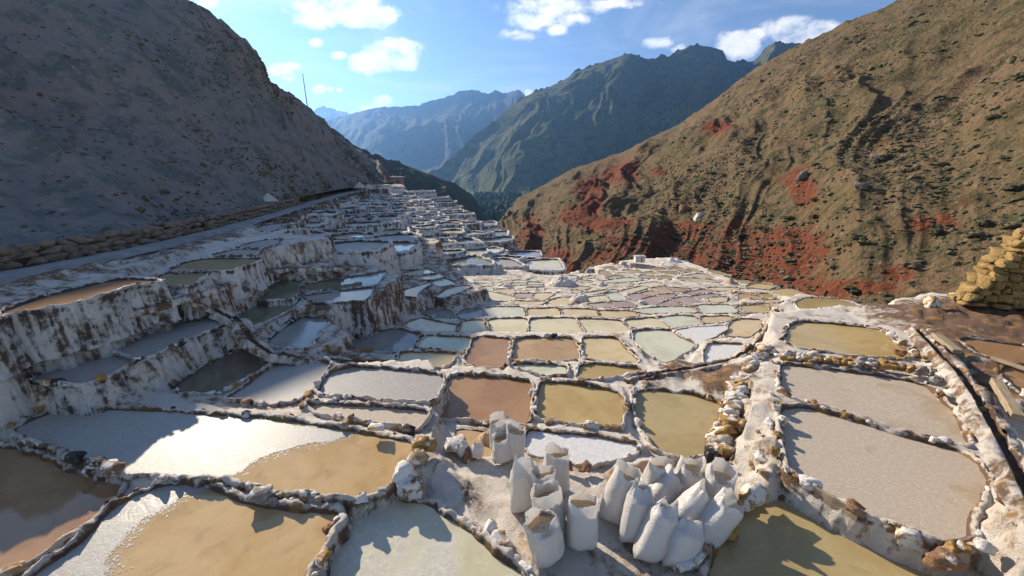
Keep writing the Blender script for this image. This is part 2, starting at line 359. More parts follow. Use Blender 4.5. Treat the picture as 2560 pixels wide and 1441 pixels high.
# right foreground
P('grey', .50, [(250,335),(400,325),(620,385),(1050,515),(1400,605),(1555,695),(1630,830),(1585,890),(1480,985),(1495,1100),(1465,1178),(1300,1228),(1180,1178),(900,1055),(760,995),(480,845),(395,810),(315,755),(275,600)], Z4,
  label='big grey crusted pond with cracked film beside the plank', w=.14)
P('grey', .52, [(268,55),(330,48),(800,104),(1190,172),(1255,262),(1365,352),(1395,470),(1440,555),(1340,525),(1050,473),(750,373),(600,315),(320,245),(272,200)], Z4,
  label='brownish grey pond under the ochre stone ledge on the right', w=.14)
P('ochre', .55, [(392,872),(452,813),(700,823),(950,853),(1095,873),(1195,962),(1360,1080),(1250,1100),(1050,1085),(800,1070),(720,1055),(450,1015),(384,980),(356,940)], Z8,
  label='yellow green pond on the right with a white salt bank behind', w=.14)
P('olive', -.45, [(440,655),(500,614),(700,614),(850,643),(980,703),(1085,760),(900,782),(700,767),(500,708)], Z8, label='leaf shaped olive pond at the right edge of the mound', w=.16)
P('olive', .15, [(1815,1312),(1850,1290),(1900,1264),(1960,1254),(2010,1264),(2060,1294),(2150,1334),(2250,1374),(2390,1445),(2500,1510),(1750,1510),(1780,1425)],
  label='olive brown pond in the lower right corner', w=.15)
P('brown', .85, [(1800,965),(1900,955),(2300,1015),(2420,1060),(2420,1200),(2300,1160),(2080,1108),(1900,1052)], Z8, label='brown pond in the shadow of the stone tower', w=.1, dirt=.7)
P('brown', .95, [(2110,1172),(2292,1195),(2420,1240),(2420,1420),(2292,1400),(2200,1330)], Z8, label='dark brown pool behind the thick timber at the right edge', w=.1, dirt=.7)
# row of orange ponds
R1 = 'row behind the big brown pond'
P('brown', None, [(1190,845),(1280,851),(1257,924),(1162,910)], row=(R1,), w=.12)
P('orange', None, [(318,790),(480,780),(778,788),(812,870),(826,957),(700,972),(330,962),(294,958)], Z7, row=(R1,), w=.12)
P('cream', None, [(893,780),(1100,780),(1190,803),(1205,850),(1325,952),(1325,982),(1200,987),(1000,967),(935,952),(903,880)], Z7, row=(R1,), w=.12)
P('mint', None, [(268,1013),(340,1003),(738,1013),(747,1097),(520,1102),(432,1067)], Z7, label='narrow pale mint pond between two stone walls above the brown pond', w=.1)
P('ochre', None, [(873,1018),(1010,1004),(1330,1028),(1405,1070),(1200,1108),(1050,1132),(848,1122),(848,1060)], Z7, label='tan lens shaped pond right of the white cross of salt', w=.1)
P('mint', None, [(1315,724),(1500,709),(1640,724),(1700,774),(1842,832),(1688,928),(1600,972),(1543,972),(1483,918),(1384,850),(1335,800)], Z7, label='large pale green pond with brown stain and white salt at its right', w=.12)
P('salt', None, [(1690,760),(1660,715),(1850,690),(2100,668),(2105,700),(2010,740),(1880,815)], Z7, label='dry white salt apron beside the large pale green pond', w=.08, h=.04, stones=0)
P('salt', None, [(1983,833),(2228,833),(2246,850),(2197,928),(2100,997),(1933,997),(1948,900)], Z7, label='dry white bed below the curving channel', w=.1)
P('cream', None, [(1003,896),(1012,883),(1128,887),(1136,892),(1118,914),(1090,918),(1003,909)], label='small cream pond behind the slate grey pond', w=.09)
P('mint', None, [(1500,922),(1885,942),(1875,980),(1828,1078),(1762,1036),(1455,1008)], Z6, label='pale pond left of the orange row', w=.1)
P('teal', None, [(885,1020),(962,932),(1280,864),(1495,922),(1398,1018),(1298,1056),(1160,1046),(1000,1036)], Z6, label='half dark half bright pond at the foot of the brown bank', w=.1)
R2 = 'pale row behind the orange row'
P('pale', None, [(1340,832),(1480,773),(1620,813),(1796,833),(1768,876),(1600,886),(1480,881)], Z6, row=(R2,), w=.1)
P('pale', None, [(1842,799),(1988,794),(2008,830),(2026,902),(1784,886)], Z6, row=(R2,), w=.1)
for k, q in (('pale', [(68,619),(387,609),(392,737),(92,737)]), ('pale', [(448,614),(798,609),(848,690),(876,742),(700,751),(443,746),(434,680)]),
             ('pale', [(843,614),(1188,629),(1247,680),(1266,708),(1198,741),(1010,717),(922,731),(883,660)]),
             ('pale', [(1258,624),(1508,609),(1557,650),(1624,692),(1500,687),(1314,681)]),
             ('mint', [(1543,604),(1700,589),(1826,594),(1856,630),(1885,652),(1760,666),(1653,686),(1594,640)]),
             ('cream', [(1913,599),(2118,589),(2160,612),(2050,637),(1933,647)]), ('cream', [(2173,644),(2240,619),(2402,624),(2378,690),(2288,757),(2150,752),(2105,766)])):
    P(k, None, q, Z7, row=(R2,), w=.1)
R3 = 'row above the zigzag wall'
P('teal', None, [(1513,731),(1600,694),(1717,722),(1736,758),(1640,787)], Z6, row=(R3,), w=.09)
P('teal', None, [(1783,751),(1850,704),(1977,694),(1997,757),(1850,781)], Z6, row=(R3,), w=.09)
for k, q in (('mint', [(48,513),(362,513),(376,592),(150,587),(53,587)]), ('cream', [(403,528),(662,523),(687,587),(423,597)]), ('cream', [(708,528),(968,533),(1007,592),(850,582),(708,587)]),
             ('cream', [(1023,543),(1288,548),(1345,587),(1200,597),(1062,597)]), ('mint', [(1338,528),(1500,518),(1788,508),(1850,557),(1650,557),(1432,562),(1343,545)]),
             ('mint', [(1873,498),(2128,493),(2195,552),(2000,562),(1922,557)]), ('ochre', [(2213,508),(2402,493),(2450,500),(2440,552),(2272,557)])):
    P(k, None, q, Z7, row=(R3,), w=.09)
R4 = 'pink tiers of the mound'
for k, q in (('pale', [(230,660),(330,645),(750,740),(720,800),(480,800),(300,760)]), ('cream', [(430,600),(730,600),(740,700),(560,660)]), ('pink', [(790,675),(1070,675),(1070,755),(790,740)]),
             ('cream', [(1130,675),(1440,670),(1300,780),(1110,760)]), ('cream', [(790,800),(1000,820),(1300,810),(1180,870),(950,880),(770,850)]), ('cream', [(1400,800),(1560,755),(1730,750),(1760,840),(1560,880),(1370,870)]),
             ('pale', [(2070,750),(2330,710),(2440,800),(2130,830)]), ('pink', [(2100,860),(2400,835),(2500,910),(2200,920)])):
    P(k, None, q, ZA, row=(R4,), w=.08, skirt=.4)
for k, q in (('pink', [(130,770),(420,760),(520,830),(220,850)]), ('mint', [(0,690),(40,670),(120,740),(10,745)]), ('mint', [(60,660),(250,625),(390,720),(160,740)]), ('mint', [(0,600),(230,580),(250,600),(0,650)]),
             ('pink', [(450,660),(580,640),(700,690),(560,740),(500,760)]), ('orange', [(610,640),(780,600),(930,640),(720,690)]), ('pale', [(340,595),(640,525),(740,545),(430,640)]), ('pink', [(650,730),(830,680),(960,730),(820,810),(730,790)]),
             ('pink', [(880,660),(1160,640),(1070,710),(990,715)]), ('orange', [(800,560),(930,540),(1100,610),(960,640)]), ('orange', [(980,535),(1390,570),(1170,610)]), ('pink', [(880,810),(1070,740),(1210,800),(1100,830),(990,820)]),
             ('pink', [(1110,730),(1290,690),(1390,700),(1530,780),(1280,800)]), ('pink', [(1290,625),(1560,575),(1700,610),(1400,655)]), ('pink', [(1400,680),(1700,640),(1840,655),(1500,720)]), ('cream', [(1650,545),(2110,545),(2080,580),(1780,600)]),
             ('cream', [(1650,710),(1930,690),(1880,760),(1720,770)]), ('ochre', [(2050,640),(2200,610),(2470,690),(2250,730)])):
    P(k, None, q, ZB, row=(R4,), w=.08, skirt=.4)
R5 = 'top tiers of the mound'
for k, q in (('cream', [(250,490),(370,470),(480,510),(330,535)]), ('mint', [(90,440),(380,400),(660,430),(480,450),(110,470)]), ('pale', [(620,490),(830,460),(960,510),(720,525)]), ('olive', [(600,390),(650,355),(810,375),(800,400),(680,400)]),
             ('olive', [(880,370),(1100,370),(1050,420),(900,410)]), ('olive', [(910,310),(1020,295),(1180,305),(1170,345),(950,345)]), ('olive', [(640,320),(800,300),(830,350),(680,335)]), ('ochre', [(350,290),(440,270),(600,300),(540,320)]),
             ('olive', [(760,270),(850,235),(1000,250),(870,295)]), ('olive', [(1080,260),(1130,225),(1260,250),(1200,285)]), ('olive', [(1300,285),(1360,255),(1500,280),(1480,295)]), ('cream', [(1230,290),(1560,300),(1500,312),(1230,305)]),
             ('olive', [(1250,370),(1500,335),(1640,350),(1680,400),(1400,385)]), ('olive', [(1180,395),(1450,410),(1740,430),(1780,470),(1480,470),(1280,430)]), ('olive', [(1640,280),(1760,290),(2000,370),(1850,360),(1700,320)]), ('orange', [(0,295),(90,300),(180,340),(60,355),(0,350)]),
             ('olive', [(90,240),(180,230),(290,270),(170,265)]), ('pale', [(250,330),(380,325),(520,350),(480,380),(300,345)]), ('ochre', [(100,400),(220,370),(380,385),(200,415)]), ('olive', [(2060,430),(2200,440),(2290,465),(2150,480)]),
             ('ochre', [(2260,500),(2480,470),(2600,490),(2600,560),(2400,550)]), ('ochre', [(2400,650),(2560,640),(2640,690),(2540,710)])):
    P(k, None, q, ZB, row=(R5,), w=.09, skirt=.45, stones=.5)
for k, q in (('mint', [(1610,360),(1880,360),(1820,405),(1640,405)]), ('mint', [(1660,425),(1840,420),(1800,460),(1690,465)]), ('cream', [(1760,535),(2100,560),(1980,600),(1800,600)]), ('pale', [(1930,400),(2160,350),(2170,380),(2040,410)]),
             ('cream', [(1900,430),(2120,450),(2080,470),(1870,465)]), ('pale', [(1790,620),(1960,620),(1880,655),(1800,650)]), ('pale', [(1980,670),(2360,610),(2420,630),(2100,700)])):
    P(k, None, q, ZA, row=(R5,), w=.08, skirt=.4, stones=.5)
R6 = 'flat beds before the white hump'
for k, q in (('pale', [(75,440),(290,440),(310,480),(80,470)]), ('pale', [(90,490),(310,500),(330,535),(130,540)]), ('mint', [(210,560),(330,550),(370,640),(250,640)]), ('pale', [(400,480),(520,480),(510,520),(420,530)]), ('mint', [(740,440),(960,440),(950,475),(740,475)]),
             ('pale', [(720,490),(950,490),(930,520),(740,515)]), ('pale', [(770,540),(940,530),(940,575),(790,590)]), ('pale', [(1000,475),(1240,480),(1230,510),(1000,510)]), ('mint', [(990,525),(1240,525),(1240,545),(990,545)]), ('cream', [(980,570),(1130,570),(1110,605),(980,610)]),
             ('pale', [(1160,575),(1270,565),(1270,610),(1170,600)]), ('mint', [(1000,440),(1080,405),(1160,450),(1100,460)])):
    P(k, None, q, ZA, row=(R6,), w=.07, skirt=.4, stones=.5)
for k, q in (('cream', [(10,520),(110,490),(250,510),(190,535)]), ('cream', [(205,548),(370,533),(515,590),(400,598),(330,598)]), ('orange', [(-30,575),(138,600),(90,618),(-40,628)]), ('ochre', [(0,668),(198,653),(236,680),(168,727),(0,717)]), ('cream', [(150,627),(258,622),(296,635),(200,648)])):
    P(k, None, q, Z8, row=('stepped right rim of the mound',), w=.09, skirt=.5)
# the strip of bluish ponds climbing to the far terraces, and the blocks with tall crusted faces
ST = 'bluish strip behind the crusted blocks'
P('cream', -.35, [(1090,1280),(1110,1180),(1500,1060),(1560,1070),(1330,1200),(1300,1290)], ZC, label='cream pond on top of the left crusted block', w=.1, skirt=1.1, salt=M_SALT_L, dirt=.45)
P('cream', -.55, [(1640,1300),(1900,1150),(2100,1110),(2250,1120),(2040,1210),(1850,1290)], ZC, label='cream pond on top of the right crusted block', w=.1, skirt=1.0, salt=M_SALT_L, dirt=.45)
for k, z, q in (('pale', -.5, [(1580,1050),(1760,970),(1900,1040),(1960,1080),(1700,1110)]), ('pale', -.45, [(1200,970),(1640,895),(1740,930),(1700,965),(1480,990)]), ('mint', -.4, [(1040,890),(1440,810),(1560,850),(1600,875),(1150,920)]), ('mint', -.35, [(850,770),(1320,725),(1420,790),(860,835)]),
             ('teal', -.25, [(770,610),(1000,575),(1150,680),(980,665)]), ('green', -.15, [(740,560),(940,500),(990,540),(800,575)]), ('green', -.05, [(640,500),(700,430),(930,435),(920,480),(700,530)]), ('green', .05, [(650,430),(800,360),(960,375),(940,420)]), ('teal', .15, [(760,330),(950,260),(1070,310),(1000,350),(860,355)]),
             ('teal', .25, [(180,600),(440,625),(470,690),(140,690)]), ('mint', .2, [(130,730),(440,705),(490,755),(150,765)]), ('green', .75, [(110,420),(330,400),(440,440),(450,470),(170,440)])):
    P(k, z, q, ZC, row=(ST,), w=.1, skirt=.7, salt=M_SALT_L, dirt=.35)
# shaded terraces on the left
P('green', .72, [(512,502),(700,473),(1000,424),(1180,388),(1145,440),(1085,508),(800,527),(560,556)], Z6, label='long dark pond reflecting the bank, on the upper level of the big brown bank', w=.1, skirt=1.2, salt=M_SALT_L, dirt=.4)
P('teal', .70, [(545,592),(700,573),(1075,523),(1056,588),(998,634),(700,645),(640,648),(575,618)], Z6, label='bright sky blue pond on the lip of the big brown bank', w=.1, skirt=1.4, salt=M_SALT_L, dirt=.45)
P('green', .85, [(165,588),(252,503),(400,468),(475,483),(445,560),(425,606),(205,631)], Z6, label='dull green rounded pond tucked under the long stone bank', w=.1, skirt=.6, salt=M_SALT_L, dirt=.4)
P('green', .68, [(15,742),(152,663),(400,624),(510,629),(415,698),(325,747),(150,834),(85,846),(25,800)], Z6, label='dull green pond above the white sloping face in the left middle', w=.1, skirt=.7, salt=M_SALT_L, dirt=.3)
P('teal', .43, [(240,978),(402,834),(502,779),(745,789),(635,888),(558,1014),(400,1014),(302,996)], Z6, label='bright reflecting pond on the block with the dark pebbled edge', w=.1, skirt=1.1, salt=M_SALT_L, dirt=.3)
P('slate', .92, [(285,1268),(520,1164),(790,1079),(1100,1112),(996,1178),(846,1256),(700,1304),(480,1285)], Z5, label='grey pond on the lower left terrace', w=.12, skirt=.8, salt=M_SALT_L, dirt=.25)
P('slate', .97, [(925,1030),(1150,934),(1500,814),(1650,779),(1870,793),(1796,846),(1496,945),(1276,1075),(1160,1090)], Z5, label='long grey pond above the tall white crusted face', w=.12, skirt=1.0, salt=M_SALT_L, dirt=.25)
P('brown', 2.12, [(0,764),(200,664),(500,574),(900,474),(1050,464),(1250,473),(1285,490),(1058,516),(778,615),(398,695),(130,735),(-200,850),(-200,795)], Z5, label='long brown pond on the upper left terrace', w=.14, skirt=.9, salt=M_SALT_L, dirt=.3)
P('olive', 1.86, [(1315,441),(1393,404),(1690,399),(1646,448),(1530,515),(1432,497),(1344,470)], Z5, label='small olive pond left of the white curved bank', w=.1, skirt=.8, salt=M_SALT_L, dirt=.2)
P('olive', 1.90, [(1435,379),(1533,324),(1700,294),(2120,294),(2076,318),(1848,386),(1700,377),(1500,391)], Z5, label='long olive pond under the snowy looking salt bank', w=.1, skirt=.8, salt=M_SALT_L, dirt=.2)
P('slate', 1.96, [(1775,259),(1932,214),(2120,214),(2056,257)], Z5, label='grey sliver of pond above the long olive pond', w=.1, skirt=.6, salt=M_SALT_L, dirt=.2)
P('slate', 2.0, [(1965,193),(2122,144),(2292,129),(2236,178),(2150,197)], Z5, label='grey pond highest on the left salt bank', w=.1, skirt=.8, salt=M_SALT_L, dirt=.2)
P('slate', 2.05, [(2110,40),(2220,10),(2290,0),(2280,40),(2200,70)], Z5, label='tiny pond cupped in salt below the road', w=.1, skirt=.8, salt=M_SALT_L, dirt=.2)

def smooth_poly(q, n=2):
    q = np.asarray(q, float)
    for _ in range(n):
        a = np.roll(q, -1, 0); q = np.stack([q*.87 + a*.13, q*.13 + a*.87], 1).reshape(-1, 2)
    return q
def resample(q, ds, closed=True):
    q = np.asarray(q, float)
    if closed: q = np.vstack([q, q[:1]])
    l = np.r_[0, np.cumsum(np.linalg.norm(np.diff(q, axis=0), axis=1))]; n = max(10, int(l[-1]/ds))
    t = np.linspace(0, l[-1], n, endpoint=not closed)
    return np.stack([np.interp(t, l, q[:, k]) for k in range(q.shape[1])], 1)
def ccw(q):
    a = np.sum(q[:, 0]*np.roll(q[:, 1], -1) - np.roll(q[:, 0], -1)*q[:, 1])
    return q if a > 0 else q[::-1]
def inside(poly, x, y):
    r = np.zeros(x.shape, bool); n = len(poly)
    for i in range(n):
        x1, y1 = poly[i]; x2, y2 = poly[(i+1) % n]
        c = (y1 > y) != (y2 > y)
        with np.errstate(divide='ignore', invalid='ignore'):
            r ^= c & (x < (x2-x1)*(y-y1)/(y2-y1) + x1)
    return r
for p in PONDS:
    p['poly'] = ccw(smooth_poly([unp(a, b, p['z'])[:2] for a, b in p['px']], 2 if len(p['px']) > 5 else 1)); p['c'] = p['poly'].mean(0)
    _c = p['c']; p['poly'] = _c + (p['poly'] - _c)*(1 + (.03 if np.hypot(*_c) < 9 else .08 if np.hypot(*_c) < 14 else .11)/np.maximum(.3, np.linalg.norm(p['poly'] - _c, axis=1))[:, None])

# ------------------------------------------------------------------ far hillside: irregular stepped terraces (Voronoi benches on a smooth slope)
ROADPX = [(-420, 800, 2.4), (0, 692, 2.4), (200, 655, 2.3), (380, 618, 2.2), (560, 573, 2.1), (700, 533, 1.9), (780, 507, 1.8), (860, 485, 1.7), (930, 472, 1.6), (990, 461, 1.5)]
ROAD = np.array([unp(*r) for r in ROADPX])
hc = [at(1390, 690, 26.5), at(1300, 640, 36), at(1200, 565, 50), at(1100, 512, 72), at(1000, 605, 25), at(960, 560, 34), at(900, 520, 42), at(1100, 600, 35), at(1150, 650, 28), at(1080, 655, 23), at(1000, 500, 66),
      at(800, 560, 26), at(760, 600, 19), at(850, 620, 18), at(1250, 672, 26), at(1340, 690, 24), at(900, 660, 16.5)] + [r for r in ROAD[5:]]
hc = np.array(hc)
def tps_fit(p, z):
    d = np.linalg.norm(p[:, None] - p[None], axis=2); n = len(p); K = d + np.eye(n)*.5*0
    A = np.zeros((n+3, n+3)); A[:n, :n] = -K; A[:n, n] = 1; A[:n, n+1:] = p; A[n, :n] = 1; A[n+1:, :n] = p.T
    return np.linalg.solve(A, np.r_[z, 0, 0, 0])
_w = tps_fit(hc[:, :2], hc[:, 2])
def hill_z(xy):
    xy = np.atleast_2d(xy); d = np.linalg.norm(xy[:, None] - hc[None, :, :2], axis=2); n = len(hc)
    return -d@_w[:n] + _w[n] + xy@_w[n+1:]
rnd = random.Random(11)
HREG = [(700, 585), (690, 560), (720, 535), (790, 512), (870, 490), (985, 464), (1100, 514), (1200, 567), (1300, 642), (1365, 676), (1270, 668), (1200, 655), (1160, 655), (1130, 648), (1085, 625), (1050, 600), (1020, 580), (960, 585), (940, 630), (900, 650), (850, 650), (790, 650), (740, 620)]
seeds = []
y = 15.0
while y < 100:
    dy = 1.55 + .020*(y - 15)
    x = -60.0
    dx = 2.4 + .032*(y - 15)
    x += rnd.uniform(0, dx)
    while x < 6:
        xx, yy = x + rnd.uniform(-.35, .35)*dx, y + rnd.uniform(-.35, .35)*dy + .25*x
        if yy > 13:
            z = float(hill_z([[xx, yy]])[0])
            px, py = project((xx, yy, z))
            if inside(np.array(HREG, float), np.array([px]), np.array([py]))[0] and all((xx-a)**2 + (yy-b)**2 > 1.0 for a, b, _ in seeds):
                seeds.append((xx, yy, z))
        x += dx
    y += dy
seeds = np.array(seeds)
def clip(poly, a, b, c):      # keep a*x+b*y<=c
    out = []
    for i in range(len(poly)):
        p, q = poly[i], poly[(i+1) % len(poly)]; dp, dq = a*p[0]+b*p[1]-c, a*q[0]+b*q[1]-c
        if dp <= 0: out.append(p)
        if dp*dq < 0:
            t = dp/(dp-dq); out.append((p[0]+t*(q[0]-p[0]), p[1]+t*(q[1]-p[1])))
    return out
step = .9
for i, (sx, sy, sz) in enumerate(seeds):
    seeds[i, 2] = sz + rnd.gauss(0, .28)
CELLS = []
for i, (sx, sy, sz) in enumerate(seeds):
    R = 2.0 + .03*sy
    cell = [(sx-R, sy-R*.8), (sx+R, sy-R*.8), (sx+R, sy+R*.8), (sx-R, sy+R*.8)]
    d = np.hypot(seeds[:, 0]-sx, seeds[:, 1]-sy)
    for j in np.argsort(d)[1:14]:
        tx, ty = seeds[j, :2]
        cell = clip(cell, tx-sx, ty-sy, (tx*tx+ty*ty-sx*sx-sy*sy)/2)
    if len(cell) < 3: continue
    q = np.array(cell); c = q.mean(0); q = c + (q-c)*rnd.uniform(.72, .86)
    CELLS.append(dict(kind=rnd.choice(['teal', 'teal', 'mint', 'slate', 'green', 'pale']), z=float(seeds[i, 2]), poly=ccw(smooth_poly(q, 1)), c=c, label=None,
                      skirt=rnd.uniform(1.2, 2.6), w=.22 + .004*sy, h=.12 + .0015*sy, dirt=rnd.choice([.0, .1, .25, .45]), mat=M_SALT_L, row=None, crust=None, stones=.3, far=True))

# ------------------------------------------------------------------ ground: terraced salt ground as one sheet
ctrl = []          # x, y, z, dirt, hard
for p in PONDS:
    q = resample(p['poly'], max(.12, .012*p['c'][1]))
    for a in q: ctrl.append((a[0], a[1], p['z'] + (.015 if p['c'][1] < 11 else -.005), p['dirt'] + (.12 if p['c'][1] > 11 and p['row'] else 0), 0))
for c in CELLS: ctrl.append((c['c'][0], c['c'][1], c['z'] - .05, c['dirt'], 1))
for a in resample(ROAD, .8, False):
    for o in (-.9, 0, .9): ctrl.append((a[0] + o*.5, a[1] + o, a[2] - .05, .55, 0))
EX = [(2310,838,1.0,.4),(2420,965,1.1,.3),(2530,1130,1.15,.05),(2570,1210,1.15,.05),(2620,1310,1.15,.05),(2560,1400,1.0,.05),(2700,1300,1.3,.3),(2440,1010,.85,0),(2480,1150,.8,0),(2500,1280,.85,0),(2420,1345,.7,0),(2480,1420,.6,.1),(2400,930,.8,.5),(2350,900,.7,.5),
      (1900,900,.40,.2),(1930,1000,.6,.1),(1940,1100,.62,.1),(1935,1180,.58,.1),(1870,1000,.35,.3),(1880,1100,.3,.1),(1850,1180,.15,.2),(1800,1170,.06,.5),(1890,940,.45,.4),(1850,880,.2,.3),(1900,860,.3,.2),
      (1150,1180,.05,.1),(1250,1200,.05,.1),(1400,1190,.05,.15),(1500,1230,.05,.2),(1600,1205,.05,.35),(1700,1180,.06,.2),(1560,1330,.04,.22),(1480,1400,.03,.3),(1600,1425,.04,.26),(1300,1340,.05,.2),(1230,1290,.05,.2),(1700,1400,.05,.25),(1540,1480,.04,.3),(1640,1480,.05,.3),(1400,1480,.05,.3),(1390,1430,.05,.3),(1760,1250,.08,.2),(1790,1330,.1,.2),
      (1620,1165,.1,.9),(1700,1160,.08,.9),(1560,1175,.09,.8),(1200,1150,.04,.2),(1120,1180,.25,.2),(1090,1150,.35,.3),
      (1640,930,-.1,.6),(1700,905,-.12,.6),(1760,925,-.05,.7),(1800,950,.1,.7),(1850,930,.3,.6),(1600,870,-.3,.5),(1620,960,-.05,.8),
      (2200,775,-.1,.4),(2300,765,.6,.6),(2400,780,.9,.8),(2500,800,1.0,.9),(2600,800,1.0,.9),(2350,805,.85,.8),(2450,840,1.05,.9),(2560,850,1.1,.9),(2250,810,.7,.5),(2450,900,1.0,.5),(2520,1000,1.05,.4),(2350,740,.9,.5),(2250,752,.4,.3),(2450,760,1.0,.8),
      (1280,-0,-99,0)]
for a, b, z, dd in EX:
    if z > -50:
        q = unp(a, b, z); ctrl.append((q[0], q[1], z, dd, 0))
LINES = [([(-150,1060,.5),(0,1012,.5),(80,1002,.5),(180,987,.5),(300,990,.45),(400,985,.4)], .2), ([(-200,975,.55),(-60,965,.55),(60,962,.6),(80,960,.8)], .3),
         ([(-300,940,1.62),(0,862,1.6),(150,825,1.62),(300,785,1.64),(460,742,1.66),(560,710,1.6),(640,685,1.45),(720,668,1.3),(900,668,1.1)], .4), ([(470,748,1.6),(540,775,1.2),(600,805,1.0),(630,850,.8),(680,883,.55),(780,897,.3),(900,905,.1),(1000,908,-.05)], .5),
         ([(-300,830,2.25),(0,742,2.25),(200,696,2.22),(380,636,2.13),(430,616,2.1),(520,590,2.08),(640,565,2.0)], .35)]
for ln, dd in LINES:
    for e in resample(np.array([unp(*c) for c in ln]), .2, False): ctrl.append((e[0], e[1], e[2] - .04, dd, 0))
EDGE = [(1390,690,None),(1450,676,None),(1500,662,None),(1570,651,None),(1690,646,None),(1760,668,None),(1830,698,None),(1930,733,None),(2050,753,-.75),(2180,766,-.3),(2250,745,.5),(2300,735,.8),(2400,730,.9),(2600,735,1.0),(2900,800,1.0)]
ed = []
for a, b, z in EDGE: ed.append(unp(a, b, field_z(a, b) if z is None else z))
ed = resample(np.array(ed), .5, False)
for e in ed:
    ctrl.append((e[0], e[1], e[2] - .03, .15, 0))
    for f, dz, dd in ((1.06, -1.2, .7), (1.2, -5, 1), (1.45, -10, 1), (2.0, -16, 1)): ctrl.append((e[0]*f, e[1]*f, e[2] + dz, dd, 0))
sil = resample(np.array([at(1390,690,26.5), at(1300,640,36), at(1200,565,50), at(1100,512,72), at(1000,464,96)]), 1.0, False)
for e in sil:
    for o, dz in ((1.2, -1.6), (3.5, -7), (9, -15), (20, -24)): ctrl.append((e[0] + o*.9, e[1] + o*.5, e[2] + dz, .9, 0))
for e in ((-3, 110, -32), (-20, 125, -30), (10, 80, -24), (20, 100, -30), (0, 140, -34), (-45, 135, -14), (-12, 100, -26)): ctrl.append((*e, .9, 0))
ctrl = np.array(ctrl)
kd = kdtree.KDTree(len(ctrl))
for i, c in enumerate(ctrl): kd.insert((c[0], c[1], 0), i)
kd.balance()
NR, NA = 430, 680
rr = np.geomspace(1.4, 150, NR); aa = np.radians(np.linspace(-76, 76, NA))
GX = rr[:, None]*np.sin(aa)[None]; GY = rr[:, None]*np.cos(aa)[None]
GZ = np.zeros_like(GX); GD = np.zeros_like(GX); HARD = np.zeros_like(GX)
cz, cd, ch = ctrl[:, 2], ctrl[:, 3], ctrl[:, 4]
fx, fy = GX.ravel(), GY.ravel(); gz = np.empty(fx.size); gd = np.empty(fx.size); hd = np.zeros(fx.size)
for i in range(fx.size):
    r = kd.find_n((fx[i], fy[i], 0), 4)
    if ch[r[0][1]] > 0:
        gz[i] = cz[r[0][1]]; gd[i] = cd[r[0][1]]; hd[i] = 1; continue
    sw = sz_ = sd = 0
    for _, k, d in r:
        w = 1/(d*d + .0016)**1.5; sw += w; sz_ += w*cz[k]; sd += w*cd[k]
    gz[i] = sz_/sw; gd[i] = sd/sw
GZ = gz.reshape(GX.shape); GD = gd.reshape(GX.shape); HARD = hd.reshape(GX.shape)
GP = np.stack([GX, GY, GZ*0], -1)
GZ = GZ + fbm(np.stack([GX, GY, GZ], -1), 3.5, 4, .55)*np.clip(.012 + .0007*rr, 0, .12)[:, None]*(1 + 2.5*(GD > .75))
for p in PONDS + CELLS:
    q = p['poly']; lo = q.min(0); hi = q.max(0)
    m = (GX > lo[0]) & (GX < hi[0]) & (GY > lo[1]) & (GY < hi[1])
    idx = np.nonzero(m)
    if len(idx[0]) == 0: continue
    ins = inside(q, GX[idx], GY[idx])
    GZ[idx[0][ins], idx[1][ins]] = p['z'] - .12
ground = mesh_obj('ground', np.stack([GX, GY, GZ], -1).reshape(-1, 3), grid_faces(NR, NA)[:, ::-1], M_SALT)
set_attr(ground, 'dirt', np.clip(GD, 0, 1)); tag(ground, kind='structure')

# ------------------------------------------------------------------ stones
def ico(sub):
    import bmesh
    bm = bmesh.new(); bmesh.ops.create_icosphere(bm, subdivisions=sub, radius=1)
    v = np.array([x.co[:] for x in bm.verts]); f = [[y.index for y in x.verts] for x in bm.faces]; bm.free(); return v, f
IV2, IF2 = ico(3); IV1, IF1 = ico(2); IV0, IF0 = ico(1)
def rock_verts(V, seed, rough=.35, box=.5):
    n = np.sign(V)*np.abs(V)**(1 - box*.55)
    rs = np.random.RandomState(seed + 5)
    if box > .3 and rough < .6:
        for _ in range(7):
            pn = rs.randn(3); pn /= np.linalg.norm(pn); n = n - pn*np.maximum(0, n@pn - rs.uniform(.55, .85))[:, None]
    d = 1 + rough*fbm(V, 1.1, 3, .5, seed) + rough*.25*fbm(V, 3.5, 2, .5, seed+3)
    return n*d[:, None]
STONE_ME = {}
def stone_mesh(shape, mi, hi=True):
    k = (shape, mi, hi); blk = mi in (5, 6)
    if k not in STONE_ME:
        me = bpy.data.meshes.new('stone'); v = rock_verts(IV2 if hi else IV1, 20 + shape, (.26 if mi == 5 else .45) if blk else .42, (1.15 if mi == 5 else .75) if blk else .35 + .08*(shape % 4))
        me.from_pydata(v.tolist(), [], IF2 if hi else IF1); me.shade_smooth(); me.materials.append(M_STONE[mi]); STONE_ME[k] = me
    return STONE_ME[k]
def stone(parent, loc, size, yaw, mi, shape, hi=True, tilt=0.0, name='stone'):
    o = bpy.data.objects.new(name, stone_mesh(shape, mi, hi)); o.location = loc; o.scale = size; o.rotation_euler = (tilt, tilt*.5, yaw)
    return link(o, parent)

